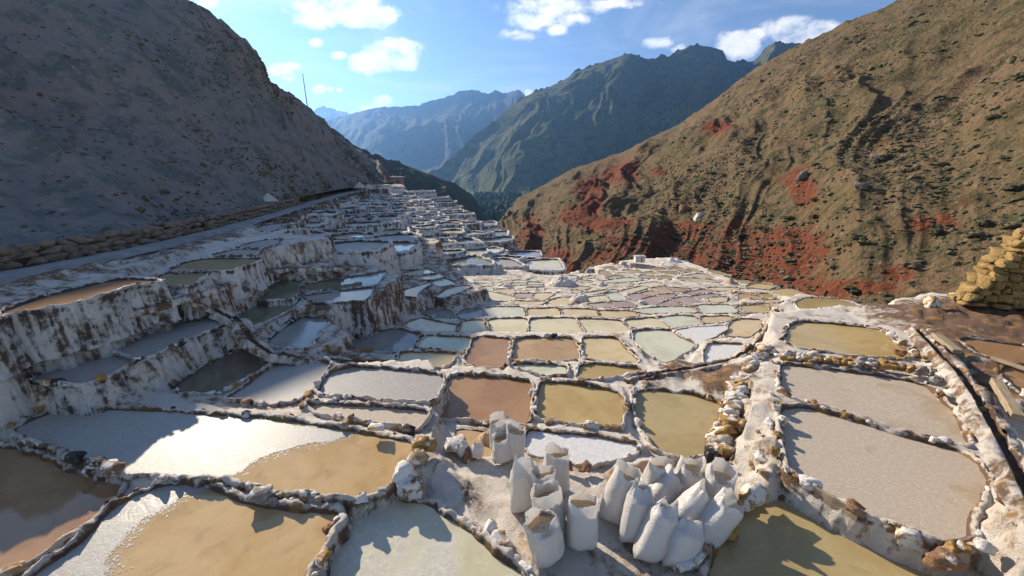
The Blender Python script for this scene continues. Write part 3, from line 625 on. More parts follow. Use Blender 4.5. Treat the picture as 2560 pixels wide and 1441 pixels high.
# ------------------------------------------------------------------ build ponds
def rim_mesh(p, parent, loc):
    dist = float(np.hypot(*p['c'])); ds = np.clip(.0055*dist, .03, .6)
    q = resample(p['poly'], ds); n = len(q)
    t = np.roll(q, -1, 0) - np.roll(q, 1, 0); nrm = np.stack([t[:, 1], -t[:, 0]], 1); nrm /= np.linalg.norm(nrm, axis=1)[:, None] + 1e-9
    k = max(1, int(.12/ds))
    for _ in range(k): nrm = (np.roll(nrm, 1, 0) + nrm*2 + np.roll(nrm, -1, 0))
    nrm /= np.linalg.norm(nrm, axis=1)[:, None] + 1e-9
    ff = 1.0 if p.get('far') else float(np.clip(1.42 - .065*dist, .32, 1)); w, h, sk = p['w']*(.62*ff**.4 if not p.get('far') else .8), p['h']*.9*ff, p['skirt']
    prof = [(-.05, -.10), (-.02, -.01), (.0, .25*h), (.14*w, .72*h), (.4*w, h), (.7*w, .95*h), (.95*w, .6*h), (1.12*w, -.02)]
    nsk = int(np.clip(sk/max(.06, ds*1.2), 2, 16))
    for i in range(1, nsk + 1):
        f = i/nsk; prof.append((1.15*w + .16*sk*f**1.3, -.02 - sk*f))
    V = []
    base = np.c_[q, np.full(n, p['z'])]
    wob = fbm(base, 2.6, 3, .6, 2); wide = 1 + .3*fbm(base, 1.7, 2, .5, 5); lump = 1 + .5*fbm(base, 4.5, 3, .6, 9)
    for i, (o, hh) in enumerate(prof):
        off = o*wide + (wob*.03 if i < 8 else wob*.05)
        hgt = hh*(lump if 2 <= i <= 6 else np.ones(n))
        V.append(np.c_[q + nrm*off[:, None], p['z'] + hgt])
    V = np.array(V)
    amp = np.minimum(.022 + .05*(np.arange(len(prof)) >= 8), .3*w)[:, None] * (1 + .006*dist)
    d = fbm(V*[1, 1, .6], 7, 4, .6, 4)*amp + fbm(V, 21, 3, .6, 14)*np.minimum(.35*amp, .012); d[:2] = 0
    if sk > .6: d[8:] += (ridged(V[8:]*[1, 1, .25], 2.6, 3, 6) - .9)*np.minimum(.09, .08*sk)
    V[..., :2] += nrm[None]*d[..., None]; V[2:8, :, 2] += d[2:8]*.7
    o = mesh_obj('rim', V.reshape(-1, 3), grid_faces(len(prof), n, True)[:, ::-1], p['mat'], parent, True, loc)
    dv = np.full((len(prof), n), p['dirt']); dv[:8] = p['dirt']*.55 + .08; dv[0:3] = .75; dv[3] = .4; dv[7] = np.maximum(dv[7], .45)
    set_attr(o, 'dirt', dv); return q, nrm, dist, o
srng = random.Random(5); SMALLROCK = [rock_verts(IV0, k, .5, .4) for k in range(40)]
COLW = dict(brown='brown', orange='orange tan', ochre='ochre', olive='olive', cream='cream', pale='pale', mint='pale mint', pink='pinkish', sand='sandy', milky='milky', grey='grey', slate='slate grey', dark='dark', green='dull green', teal='blue grey', salt='white')
ORD = ['leftmost', 'second from the left', 'third from the left', 'fourth from the left', 'fifth from the left', 'sixth from the left', 'seventh from the left', 'eighth from the left', 'ninth from the left', 'tenth from the left']
ORD += [f'{w} from the left' for w in ('eleventh twelfth thirteenth fourteenth fifteenth sixteenth seventeenth eighteenth nineteenth twentieth'.split())]
ORD += [f'twenty-{w} from the left' for w in 'first second third fourth fifth sixth seventh eighth ninth'.split()] + [f'thirty-{w} from the left' for w in 'first second third fourth fifth sixth seventh eighth ninth'.split()]
rows = {}
for p in PONDS:
    if p['row']: rows.setdefault(p['row'][0], []).append(p)
for c in CELLS:
    c['ppx'] = project((c['c'][0], c['c'][1], c['z']))
CELLS.sort(key=lambda c: -c['ppx'][1])
tier = 0
for i in range(0, len(CELLS), 18):
    grp = CELLS[i:i+18]; nm = ['bottom', 'second', 'third', 'fourth', 'fifth', 'sixth', 'seventh', 'eighth', 'ninth', 'tenth', 'eleventh', 'twelfth', 'thirteenth', 'fourteenth', 'fifteenth', 'sixteenth', 'seventeenth', 'eighteenth', 'nineteenth', 'twentieth'][tier % 20]
    grp.sort(key=lambda c: c['ppx'][0])
    for j, c in enumerate(grp): c['label'] = f"{COLW[c['kind']]} bench, {ORD[j]} in the {nm} tier of far terraces"
    tier += 1
for r, lst in rows.items():
    lst.sort(key=lambda p: np.mean([a for a, b in p['px']]))
    for i, p in enumerate(lst): p['label'] = f"{COLW[p['kind']]} pond, {ORD[i]} in the {r}"
for p in PONDS + CELLS:
    far = p.get('far', False)
    loc = (float(p['c'][0]), float(p['c'][1]), p['z'])
    root = tag(empty('salt_pond', loc), p['label'], 'salt pond', 'benches of the far terraces' if far else 'salt evaporation ponds')
    q, nrm, dist, rim = rim_mesh(p, root, loc)
    wq = q + nrm*min(.04, p['w']*.4)
    mesh_obj('water', np.c_[wq, np.full(len(wq), p['z'])], [list(range(len(wq)))], POND[p['kind']], root, False, loc)
    if p['crust']:
        cq = resample(smooth_poly([unp(a, b, p['z'] + .004)[:2] for a, b in p['crust']], 1), .02)
        cn = np.c_[cq, cq[:, :1]*0]; cq = cq + np.c_[fbm(cn, 5, 4, .6, 1), fbm(cn, 5, 4, .6, 8)]*.045
        cv, _, cf, *_r = delaunay_2d_cdt([Vector(a) for a in cq], [], [list(range(len(cq)))], 1, 1e-5)
        cv = [(a.x, a.y, p['z'] + .004) for a in cv]; cf = [list(f) for f in cf]
        fs = np.random.RandomState(len(cv)); nt_ = 2600     # loose flakes drifting off the edge of the crust
        rr0 = np.abs(fs.normal(0, .11, nt_)); an = fs.uniform(0, 6.283, nt_); cc = cq[fs.randint(0, len(cq), nt_)] + np.c_[np.cos(an), np.sin(an)]*rr0[:, None]
        ok = inside(np.array(p['poly'])[::2], cc[:, 0], cc[:, 1]) & ~inside(cq[::4], cc[:, 0], cc[:, 1])
        for c, r0 in list(zip(cc[ok], rr0[ok]))[:520]:
            fr = srng.uniform(.006, .022)*max(.2, 1 - r0); n0 = len(cv); zf = p['z'] + .003 + .0005*srng.random()
            for q5 in range(6): cv.append((c[0] + fr*srng.uniform(.6, 1.2)*math.cos(q5*1.047), c[1] + fr*srng.uniform(.6, 1.2)*math.sin(q5*1.047), zf))
            cf.append([n0 + q5 for q5 in range(6)])
        mesh_obj('salt_crust', cv, cf, M_CRUST, root, False, loc)
    # rim stones
    if p['stones'] <= 0: continue
    near = dist < 11.5
    s = 0.0; per = np.linalg.norm(np.roll(q, -1, 0) - q, axis=1); cum = np.r_[0, np.cumsum(per)]; total = cum[-1]
    SV, SF, nv = [], [], 0
    while s < total:
        i = min(len(q)-1, int(np.searchsorted(cum, s)))
        if near:
            big = srng.random() < .22; sz = srng.uniform(.07, .115) if big else srng.uniform(.03, .06)
            sz *= .62 + dist*.03
            gap = sz*srng.uniform(1.8, 3.6) + (srng.uniform(0, .6) if srng.random() < .5 else 0)
        else:
            sz = srng.uniform(.03, .06)*(1.3 if far else 1.0); gap = sz*srng.uniform(1.6, 5) + (srng.uniform(.2, 1) if srng.random() < .2 else 0)
            gap /= p['stones']
        pos = q[i] + nrm[i]*p['w']*srng.uniform(.25, .75); yaw = math.atan2(nrm[i][1], nrm[i][0]) + math.pi/2 + srng.uniform(-.4, .4)
        z = p['z'] + p['h']*.62*(1.0 if far else float(np.clip(1.42 - .065*dist, .32, 1))) - sz*.05
        if near:
            mi = srng.choices([0, 1, 2, 3, 4], [.22, .2, .1, .1, .38] if pos[0] > -1.5 else [.1, .2, .2, .14, .36])[0]
            stone(rim, (pos[0]-loc[0], pos[1]-loc[1], z-loc[2]), (sz*srng.uniform(1, 1.7), sz*srng.uniform(.7, 1), sz*srng.uniform(.55, .95)), yaw, mi, srng.randrange(8), dist < 8, srng.uniform(-.25, .25))
        else:
            v = SMALLROCK[srng.randrange(40)]*[sz*1.3, sz*.8, sz*.8]
            c, s_ = math.cos(yaw), math.sin(yaw); v = np.c_[v[:, 0]*c - v[:, 1]*s_, v[:, 0]*s_ + v[:, 1]*c, v[:, 2]] + [pos[0], pos[1], z]
            SV.append(v); SF += [[a + nv for a in f] for f in IF0]; nv += len(v)
        s += gap
    if SV:
        tag(mesh_obj('rim_stones', np.vstack(SV), SF, M_STONE[1 if srng.random() < .6 else 3], rim, True, loc), kind='stuff')

# ------------------------------------------------------------------ large individual boulders
BOULD = [  # px, py, z, sx, sy, sz, yaw, material, shape, label
    (1062, 1112, .52, .17, .13, .11, .4, 0, 0, 'ochre boulder at the corner where the long wall meets the sack yard'),
    (1046, 1142, .50, .17, .14, .11, .2, 4, 1, 'pale salted boulder second from the top of the corner pile'),
    (1018, 1185, .46, .18, .16, .13, 1.2, 3, 2, 'large grey tan boulder at the left of the sack yard'),
    (1015, 1225, .32, .17, .12, .13, .1, 1, 3, 'dark brown boulder capping the round white wall'),
    (1140, 1115, .16, .18, .14, .12, .3, 4, 4, 'tan boulder beside the two small leaning bags'),
    (1170, 1138, .12, .12, .10, .09, .8, 1, 5, 'dark brown rock just below the tan boulder'),
    (1018, 1080, .38, .15, .09, .08, 0, 2, 6, 'black rock in the long wall next to the corner pile'),
    (945, 1068, .55, .16, .09, .07, 0, 0, 7, 'ochre rock on the long wall near the narrow pond'),
    (240, 1160, .50, .16, .10, .09, .2, 2, 1, 'glossy black rock on the wall at the lower left'),
    (185, 1150, .50, .15, .10, .09, .1, 2, 2, 'second black rock further left on the same wall'),
    (275, 1175, .48, .14, .10, .08, .3, 1, 3, 'brown rock ending the row of black rocks'),
    (650, 1240, .45, .14, .11, .09, .1, 3, 4, 'grey tan rock on the wall between the two tan ponds'),
    (490, 955, .5, .01, .01, .01, 0, 0, 0, None),
    (1880, 1243, .35, .26, .13, .12, .35, 0, 5, 'big mossy ochre boulder in front of the grey crusted pond'),
    (1810, 1322, .25, .14, .13, .15, .2, 0, 6, 'yellow ochre block leaning behind the front sacks'),
    (1715, 1408, .2, .15, .12, .12, .1, 1, 7, 'dark rusty boulder at the foot of the sacks'),
    (1755, 1380, .2, .25, .12, .10, .7, 4, 0, 'white salt covered slab beside the rusty boulder'),
    (1795, 1165, .16, .13, .11, .12, .5, 2, 1, 'round black boulder in the sunlit yard corner'),
    (1775, 1140, .12, .11, .10, .10, .1, 2, 3, 'smaller black rock behind the round black boulder'),
    (1420, 1168, .12, .11, .08, .07, .2, 1, 2, 'orange brown rock behind the front left sacks'),
    (1465, 1170, .12, .10, .08, .07, .6, 1, 4, 'brown rock just right of the orange brown one'),
    (1225, 1322, .22, .10, .08, .08, .4, 0, 5, 'ochre rock on the wall of the milky pond'),
    (1250, 1358, .18, .14, .11, .10, .6, 4, 6, 'white crusted lump on the wall of the milky pond'),
    (830, 1315, .32, .10, .07, .08, .9, 1, 7, 'rust brown stone set in the white wall left of the milky pond'),
    (2280, 1350, .5, .16, .10, .10, -.3, 0, 0, 'rusty ochre rock on the wall below the grey crusted pond'),
    (2355, 1395, .5, .16, .12, .11, -.4, 1, 1, 'dark brown rock nearest the lower right corner'),
    (2500, 1150, .95, .11, .10, .10, 0, 0, 2, 'ochre cobble stuck in the white bank'),
    (2340, 940, .75, .10, .09, .12, .2, 2, 3, 'dark grey upright boulder at the end of the stone ledge'),
    (2400, 960, 1.0, .14, .11, .10, .2, 0, 4, 'ochre boulder beside the black channel'),
    (2330, 760, 1.0, .22, .18, .16, .2, 0, 5, 'ochre boulder below the stone tower'),
]
for a, b, z, sx, sy, sz, yaw, mi, sh, lab in BOULD:
    if lab: tag(stone(None, unp(a, b, z), (sx, sy, sz), yaw, mi, sh, True, .12, 'boulder'), lab, 'boulder', 'boulders around the ponds')
# loose ochre and dark stones of the curved retaining wall below the salt slope
brow = empty('retaining_wall', unp(1830, 1000, .1)); tag(brow, 'curved dry stone retaining wall beside the olive pond', 'stone wall')
bl = np.array(brow.location)
curve = [(1905,880,.42),(1870,905,.35),(1850,940,.3),(1835,975,.22),(1820,1010,.15),(1812,1045,.12),(1795,1080,.05),(1785,1110,.02),(1790,1140,.05)]
cw = resample(np.array([unp(*c) for c in curve]), .11, False)
for e in cw:
    for k in range(3):
        sz = srng.uniform(.06, .12)
        stone(brow, e + np.array([srng.uniform(-.05, .05) + .08*k, srng.uniform(-.05, .05), -.12 + .12*k]) - bl, (sz*1.6, sz*.8, sz*.6), srng.uniform(-.6, .6), srng.choice([0, 0, 1, 4, 4]), srng.randrange(8), True, srng.uniform(-.3, .3))
bank = empty('stone_bank', unp(2400, 1000, .9)); tag(bank, 'white salt bank studded with stones along the black channel', 'bank')
bl = np.array(bank.location)
for a, b, z in [(2330,915,.75),(2360,935,.85),(2385,925,.95),(2420,985,1.0),(2380,985,.75),(2440,1020,.95),(2470,1035,1.05),(2350,985,.62),(2465,1090,.9),(2490,1080,1.0),(2530,1120,1.1),(2410,1370,.62),(2450,1365,.62),(2380,1372,.6),(2290,885,.75),(2310,865,.85),(2340,880,.9),(2260,860,.72),(2370,900,1.0),(2230,840,.7),(2530,1250,1.05),(2250,880,.65),(2320,895,.78)]:
    sz = srng.uniform(.05, .1); stone(bank, unp(a, b, z) - bl, (sz*1.3, sz, sz*.8), srng.uniform(0, 3), srng.choice([0, 0, 4, 3, 1]), srng.randrange(8), True, .2)
sl = empty('salt_slope', unp(1900, 1050, .45)); tag(sl, 'row of ochre stones set in the white salt slope left of the grey ponds', 'stones'); bl = np.array(sl.location)
for a, b in [(1890,900),(1905,925),(1885,950),(1915,965),(1930,985),(1900,1010),(1940,1020),(1885,1040),(1925,1060),(1895,1080),(1945,1085),(1890,1115),(1900,1140),(1935,1130),(1950,1160),(1880,1165),(1915,1180),(1860,1060),(1865,1120),(1955,1050),(1945,940),(1930,905)]:
    sz = srng.uniform(.035, .08); zz_ = np.interp(a, [1860, 1945], [.3, .62]); stone(sl, unp(a, b, zz_) - bl, (sz*1.4, sz, sz*.8), srng.uniform(0, 3), srng.choice([0, 0, 4, 1]), srng.randrange(8), True, .2)
led = empty('stone_ledge', unp(2150, 905, .6)); tag(led, 'ledge of ochre stones between the yellow green pond and the brownish grey one', 'stone ledge')
bl = np.array(led.location)
for e in resample(np.array([unp(*c) for c in [(1960,893,.62),(2060,897,.66),(2150,908,.68),(2230,915,.7),(2300,925,.74)]]), .13, False):
    for k in range(2):
        sz = srng.uniform(.05, .11); stone(led, e + np.array([0, -.02 + .16*k, -.02]) - bl, (sz*1.4, sz, sz*.8), srng.uniform(-.5, .5), srng.choice([0, 0, 4, 1, 3]), srng.randrange(8), True, .15)

# ------------------------------------------------------------------ salt sacks
def make_sack(name, base, h, w, d, lean, yaw, label, seed, opened=True, parent_label=None):
    rs = random.Random(seed); n = 36; fill = rs.uniform(.76, .84); mtx = rs.uniform(-.25, .25); mty = rs.uniform(.25, .6); sq = rs.uniform(.6, .95)
    ts = np.r_[np.linspace(0, fill, 13), np.linspace(fill, 1, 9)[1:]]
    V = []
    th = np.linspace(0, 2*np.pi, n, endpoint=False)
    for t in ts:
        u = max(0, (t-fill)/(1-fill)); c, s = np.cos(th), np.sin(th)
        gw = .80 + .20*min(1, t/.12)**.6 - .10*max(0, (t-.45)/.55)**1.5
        gd = .30 + .70*min(1, t/.22)**.55 - .20*max(0, (t-.4)/.6)**1.3
        if not opened: gd *= 1 - .9*u**.8; gw *= 1 - .35*u
        ex = 2.3 + .7*min(1, t/.2)
        rad = 1/(np.abs(c)**ex + np.abs(s)**ex)**(1/ex)
        if opened: gd *= 1 - (1 - sq)*u; gw *= 1 + .06*u
        x, y = w*.5*gw*rad*c, d*.5*gd*rad*s
        P3 = np.c_[x, y, np.full(n, 0.0)]
        nz = fbm(np.c_[c*1.2, s*1.2, np.full(n, t*2.2)], 1.3, 3, .55, seed)
        fold = fbm(np.c_[c*3, s*3, np.full(n, t*1.1)], 1.5, 3, .6, seed + 9)
        k = 1 + .07*nz*(1 if t > .05 else .3) + .15*u*fold + .035*fold
        z = np.full(n, t*h)
        if u > 0:
            peak = .10*h*u*(fbm(np.c_[c*.9, s*.9, c*0], 1, 2, .4, seed+21) + (.5*np.abs(c)**3 if opened else .5*np.abs(c)))
            z = z + peak + (u*(mtx*x + mty*y) if opened else 0)
        if t < .1: z = z - .035*(1 - t/.1)*np.abs(c)**6
        z = z + .02*h*fbm(np.c_[c*1.5, s*1.5, np.full(n, t*3)], 1.2, 2, .5, seed+2)*min(1, t*6)
        V.append(np.c_[x*k, y*k, z])
    V = np.array(V); F = grid_faces(len(ts), n, True).tolist(); F.append(list(range(n))[::-1])
    lx, ly = math.radians(lean[0]), math.radians(lean[1])
    zz = V[..., 2]/h
    V[..., 0] += .10*h*math.sin(lx)*zz**2; V[..., 1] += .10*h*math.sin(ly)*zz**2
    root = empty(name, base); tag(root, label, 'sack', 'sacks of harvested salt'); root.rotation_euler = (-ly, lx, 0)
    cy, sy_ = math.cos(yaw), math.sin(yaw)
    R = np.array([[cy, -sy_, 0], [sy_, cy, 0], [0, 0, 1]])
    bag = mesh_obj('bag', V.reshape(-1, 3)@R.T, F, M_SACK, root)
    so = bag.modifiers.new('thickness', 'SOLIDIFY'); so.thickness = .006; so.offset = -1
    if opened:
        i = int(np.argmin(np.abs(ts - fill))); ring = V[i].copy(); cc = ring.mean(0)
        SV, SF = [], []
        m = 7
        for k in range(m):
            f = .97*(1 - k/m); rg = cc + (ring - cc)*f; rg[:, 2] = cc[2] + .10*w*(1 - f*f) + .012*fbm(rg, 16, 3, .6, seed); SV.append(rg)
        SV = np.array(SV).reshape(-1, 3); SF = grid_faces(m, n, True).tolist(); SF.append([(m-1)*n + k for k in range(n)])
        mesh_obj('salt_fill', SV@R.T, SF, M_GRAIN, root)
    return root
SACKS = [  # base px, h, w, d, lean(right, away), yaw, open, label
    ((1305,1275), .80, .36, .26, (2, 4), .3, False, 'tall white sack with a pointed closed top, leftmost of the front left heap'),
    ((1388,1232), .72, .38, .30, (2, 6), .2, True, 'open sack at the back of the front left heap'),
    ((1366,1292), .74, .38, .30, (-3, 4), .5, True, 'open sack in the middle of the front left heap showing tan salt'),
    ((1380,1345), .72, .40, .32, (-5, 6), .2, True, 'open sack with drooping corners, second from the front of the left heap'),
    ((1374,1398), .66, .40, .34, (-8, 2), .6, True, 'frontmost open sack of the left heap with a wide mouth'),
    ((1452,1365), .74, .38, .32, (1, 2), 0, True, 'upright shaded sack at the right of the front left heap'),
    ((1527,1300), .80, .38, .28, (8, 4), -.3, True, 'sack leaning right, leftmost of the front right heap'),
    ((1577,1352), .78, .36, .28, (6, 10), .1, False, 'slim shaded sack propped between two leaning sacks'),
    ((1622,1262), .72, .38, .28, (6, 4), .2, True, 'open sack at the back of the front right heap near the rubble'),
    ((1600,1312), .86, .40, .30, (32, 18), -.1, True, 'sack slumped to the right over the slim shaded one'),
    ((1705,1262), .70, .40, .32, (5, 6), .3, True, 'open sack at the back right of the front right heap with brown salt'),
    ((1655,1352), .88, .40, .30, (32, 10), .1, True, 'largest sack lying aslant in the middle of the front right heap'),
    ((1612,1398), .76, .36, .28, (16, 12), 0, False, 'sack squeezed low under the largest aslant one'),
    ((1775,1285), .70, .40, .32, (6, 8), .2, True, 'crumpled open sack at the right rear of the front right heap'),
    ((1730,1368), .80, .40, .32, (26, 6), .1, True, 'wide mouthed sack at the right front showing brown salt'),
    ((1688,1416), .60, .40, .30, (14, 14), 0, False, 'short bulging sack at the bottom of the front right heap'),
    ((1250,1125), .62, .34, .28, (0, 3), .1, True, 'rear sack of the three standing by the brown pond'),
    ((1256,1152), .46, .32, .28, (0, 3), .3, True, 'short front sack of the three standing by the brown pond'),
    ((1286,1148), .60, .32, .26, (3, 3), 0, True, 'right hand sack of the three standing by the brown pond'),
    ((1164,1138), .26, .22, .16, (-14, 8), .6, False, 'small limp white bag leaning on the tan boulder'),
    ((1192,1143), .26, .20, .16, (6, 8), .3, False, 'small limp white bag right of the other limp one'),
]
for i, (bp, h, w, d, lean, yaw, op, lab) in enumerate(SACKS):
    make_sack('salt_sack', unp(bp[0], bp[1], .065), h*.95, w*.98, d*1.05, (lean[0]*1.25 + (3 if bp[0] > 1490 else -1), lean[1]*1.2), yaw, lab, 40 + i, op)

# ------------------------------------------------------------------ planks, timbers, channel
def beam(name, a, b, wid, hgt, mat, label, cat):
    a, b = np.array(a), np.array(b); d = b - a; Ln = np.linalg.norm(d); bv = .008
    o = []; ys = [(-wid/2+bv, -hgt/2), (wid/2-bv, -hgt/2), (wid/2, -hgt/2+bv), (wid/2, hgt/2-bv), (wid/2-bv, hgt/2), (-wid/2+bv, hgt/2), (-wid/2, hgt/2-bv), (-wid/2, -hgt/2+bv)]
    ns = 8
    for i in range(ns):
        for yy, zz in ys: o.append((Ln*i/(ns-1) + .006*math.sin(i*2.1+yy*30), yy + .004*math.sin(i*1.7), zz + .004*math.cos(i*2.3)))
    F = grid_faces(ns, 8, True).tolist() + [list(range(8))[::-1], [(ns-1)*8 + k for k in range(8)]]
    ob = mesh_obj(name, o, F, mat, None, False); ob.location = a; ob.rotation_euler = Vector(d).to_track_quat('X', 'Z').to_euler()
    return tag(ob, label, cat)
def beam_px(n, a, za, b, zb, w, h, m, lab, cat): return beam(n, unp(*a, za), unp(*b, zb), w, h, m, lab, cat)
beam_px('plank', (2038,1235), .48, (2142,1295), .48, .04, .22, M_TIMBER, 'pale plank on edge in the wall of the lower right pond', 'plank')
beam_px('timber', (2340,838), 1.16, (2395,880), 1.10, .16, .09, M_TIMBER, 'short square timber block by the head of the black channel', 'timber')
beam_px('timber', (2490,955), 1.25, (2545,1045), 1.16, .13, .11, M_TIMBER, 'thick pale timber lying beside the black channel', 'timber')
beam_px('plank', (2480,895), 1.06, (2600,935), 1.06, .10, .06, M_TIMBER, 'thin plank bridging the shadowed brown pond', 'plank')
def channel(name, pts, wid, label, mat_in):
    c = resample(np.array([unp(*p) for p in pts]), .1, False); t = np.gradient(c, axis=0); nn = np.c_[t[:, 1], -t[:, 0]]; nn /= np.linalg.norm(nn, axis=1)[:, None]
    root = empty(name, c[0]); tag(root, label, 'channel')
    for nm, prof, m in (('side_walls', [(-2.6, -.12), (-1.9, -.01), (-1.1, .02), (-.8, .0), (-.65, -.09), (.65, -.09), (.8, .0), (1.1, .02), (1.9, -.01), (2.6, -.12)], M_SALT),):
        V = []
        for o, z in prof:
            j = fbm(c, 5, 3, .6, int(o*10) % 7)
            V.append(np.c_[c[:, :2] + nn*((o*wid/2)*(1 + .35*j))[:, None], c[:, 2] + z + .045*j*(abs(o) > .75)])
        o = mesh_obj(nm, np.array(V).reshape(-1, 3), grid_faces(len(prof), len(c)), m, root, True, c[0]); dv = np.full((len(prof), len(c)), .4); dv[4:6] = 1.0; set_attr(o, 'dirt', dv)
    return root
channel('water_channel', [(2285,815,1.02),(2340,870,1.1),(2400,930,1.16),(2440,985,1.18),(2490,1070,1.2),(2530,1140,1.22),(2570,1220,1.22),(2620,1330,1.22)], .16, 'black water channel running down along the right hand bank', None)
channel('water_channel', [(1950,770,.1),(1930,800,.18),(1915,835,.25),(1880,870,.3),(1830,900,.15),(1760,915,.0),(1660,930,-.08),(1570,955,-.1)], .12, 'narrow curling channel on the embankment above the olive pond', None)
channel('water_channel', [(0,862,1.6),(150,825,1.62),(300,785,1.64),(460,742,1.66),(560,710,1.6),(640,685,1.45),(720,668,1.3),(900,668,1.1)], .16, 'long narrow channel crossing the left terraces', None)
channel('water_channel', [(470,748,1.6),(540,775,1.2),(600,805,1.0),(630,850,.8),(680,883,.55),(780,897,.3),(900,905,.1),(1000,908,-.05)], .16, 'dark winding channel coming down to the slate grey pond', None)

# ------------------------------------------------------------------ stone tower on the right, with courses of stones
tb = unp(2500, 772, 1.0); tw = empty('stone_tower', tb); tag(tw, 'yellow dry stone wall with a sloping end at the right edge', 'stone wall')
trng = random.Random(3)
vx = np.array([1.0, -.35, 0]); vx /= np.linalg.norm(vx); vy = np.array([.35, 1.0, 0]); vy /= np.linalg.norm(vy)
zc = 0.0; row = 0
while zc < 2.05:
    hgt = trng.uniform(.14, .25); x0 = -.86 + .42*zc
    for dep in (0, .32):
        x = x0 + trng.uniform(-.05, .05)
        while x < 1.7:
            wd = trng.uniform(.14, .36)
            o = bpy.data.objects.new('stone', stone_mesh(trng.randrange(8), 5, True)); o.location = vx*(x + wd/2) + vy*(dep + trng.uniform(-.03, .03)) + np.array([0, 0, zc + hgt/2])
            o.scale = (wd*.58*trng.uniform(.9, 1.1), .24, hgt*.62*trng.uniform(.8, 1.1)); o.rotation_euler = (trng.uniform(-.1, .1), trng.uniform(-.1, .1), -.34 + trng.uniform(-.16, .16)); link(o, tw)
            x += wd*.95
    zc += hgt*.93; row += 1
core = []
for zz, xl in ((0, -.7), (1.95, .12)):
    for a, b in ((xl, .08), (1.9, .08), (1.9, .5), (xl, .5)): core.append(vx*a + vy*b + np.array([0, 0, zz]))
mesh_obj('core', np.array(core), [[0, 1, 5, 4], [1, 2, 6, 5], [2, 3, 7, 6], [3, 0, 4, 7], [4, 5, 6, 7]], M_STONE[1], tw, False)
def tube(name, pts, rad, mat, parent=None, n=8, loc=None):
    pts = np.array(pts, float); V = []
    for i, c in enumerate(pts):
        r = rad[i] if hasattr(rad, '__len__') else rad
        for k in range(n): V.append(c + np.array([r*math.cos(2*math.pi*k/n), r*math.sin(2*math.pi*k/n), 0]))
    F = grid_faces(len(pts), n, True).tolist() + [list(range(n))[::-1], [(len(pts)-1)*n + k for k in range(n)]]
    return mesh_obj(name, V, F, mat, parent, True, loc)
pp = tb + vx*.75 + vy*.2 + np.array([0, 0, 1.9])
tag(tube('wooden_post', [pp + [0, 0, z] for z in (0, .3, .7, 1.1)], [.07, .065, .06, .055], M_POST, None, 10, pp), 'dark wooden post standing on top of the stone tower', 'post')

# ------------------------------------------------------------------ road on the left and its masonry wall
def road_ribbon():
    c = resample(ROAD, .5, False); t = np.gradient(c, axis=0); nn = np.c_[t[:, 1], -t[:, 0]]; nn /= np.linalg.norm(nn, axis=1)[:, None]
    V = []
    for o in np.linspace(-1, 1, 9):
        wv = np.interp(np.arange(len(c)), [0, len(c)*.25, len(c)], [.42, .42, 1.0])
        V.append(np.c_[c[:, :2] + nn*(o*wv)[:, None], c[:, 2] + .05 + .02*fbm(c + o, 1.5, 3, .5, 2) - .12*(abs(o) > .95)])
    return tag(mesh_obj('road', np.array(V).reshape(-1, 3), grid_faces(9, len(c)), M_ROAD), kind='structure'), c, nn
road, rc, rn = road_ribbon()
mw = empty('retaining_wall', rc[6]); tag(mw, 'long low masonry wall holding the slope above the road on the left', 'stone wall')
mrng = random.Random(8); wl = np.array(mw.location); prev = 0; WALLTOP = []
ci = [i for i in range(len(rc)) if rc[i][1] < 34]
acc = 0; cnt = 0
for course in range(3):
    s = mrng.uniform(0, .3)
    seg = np.r_[0, np.cumsum(np.linalg.norm(np.diff(rc[ci], axis=0), axis=1))]
    while s < seg[-1] - .1:
        i = int(np.searchsorted(seg, s)); i = min(i, len(ci)-1); cpos = rc[ci[i]]; nv_ = rn[ci[i]]
        wd = mrng.uniform(.2, .5)*(1 + .02*cpos[1]); hg = .21
        if cnt < 290:
            o = bpy.data.objects.new('stone', stone_mesh(mrng.randrange(8), 6, False)); pos = cpos - np.r_[nv_*(.62 + .05*course + mrng.uniform(-.03, .03)), 0] + np.array([0, 0, .08 + course*.19])
            o.location = pos - wl; o.scale = (wd*.5, .2, hg*.55); o.rotation_euler = (mrng.uniform(-.1, .1), mrng.uniform(-.1, .1), math.atan2(nv_[0], -nv_[1]) + math.pi + mrng.uniform(-.12, .12)); link(o, mw); cnt += 1
        s += wd*.98

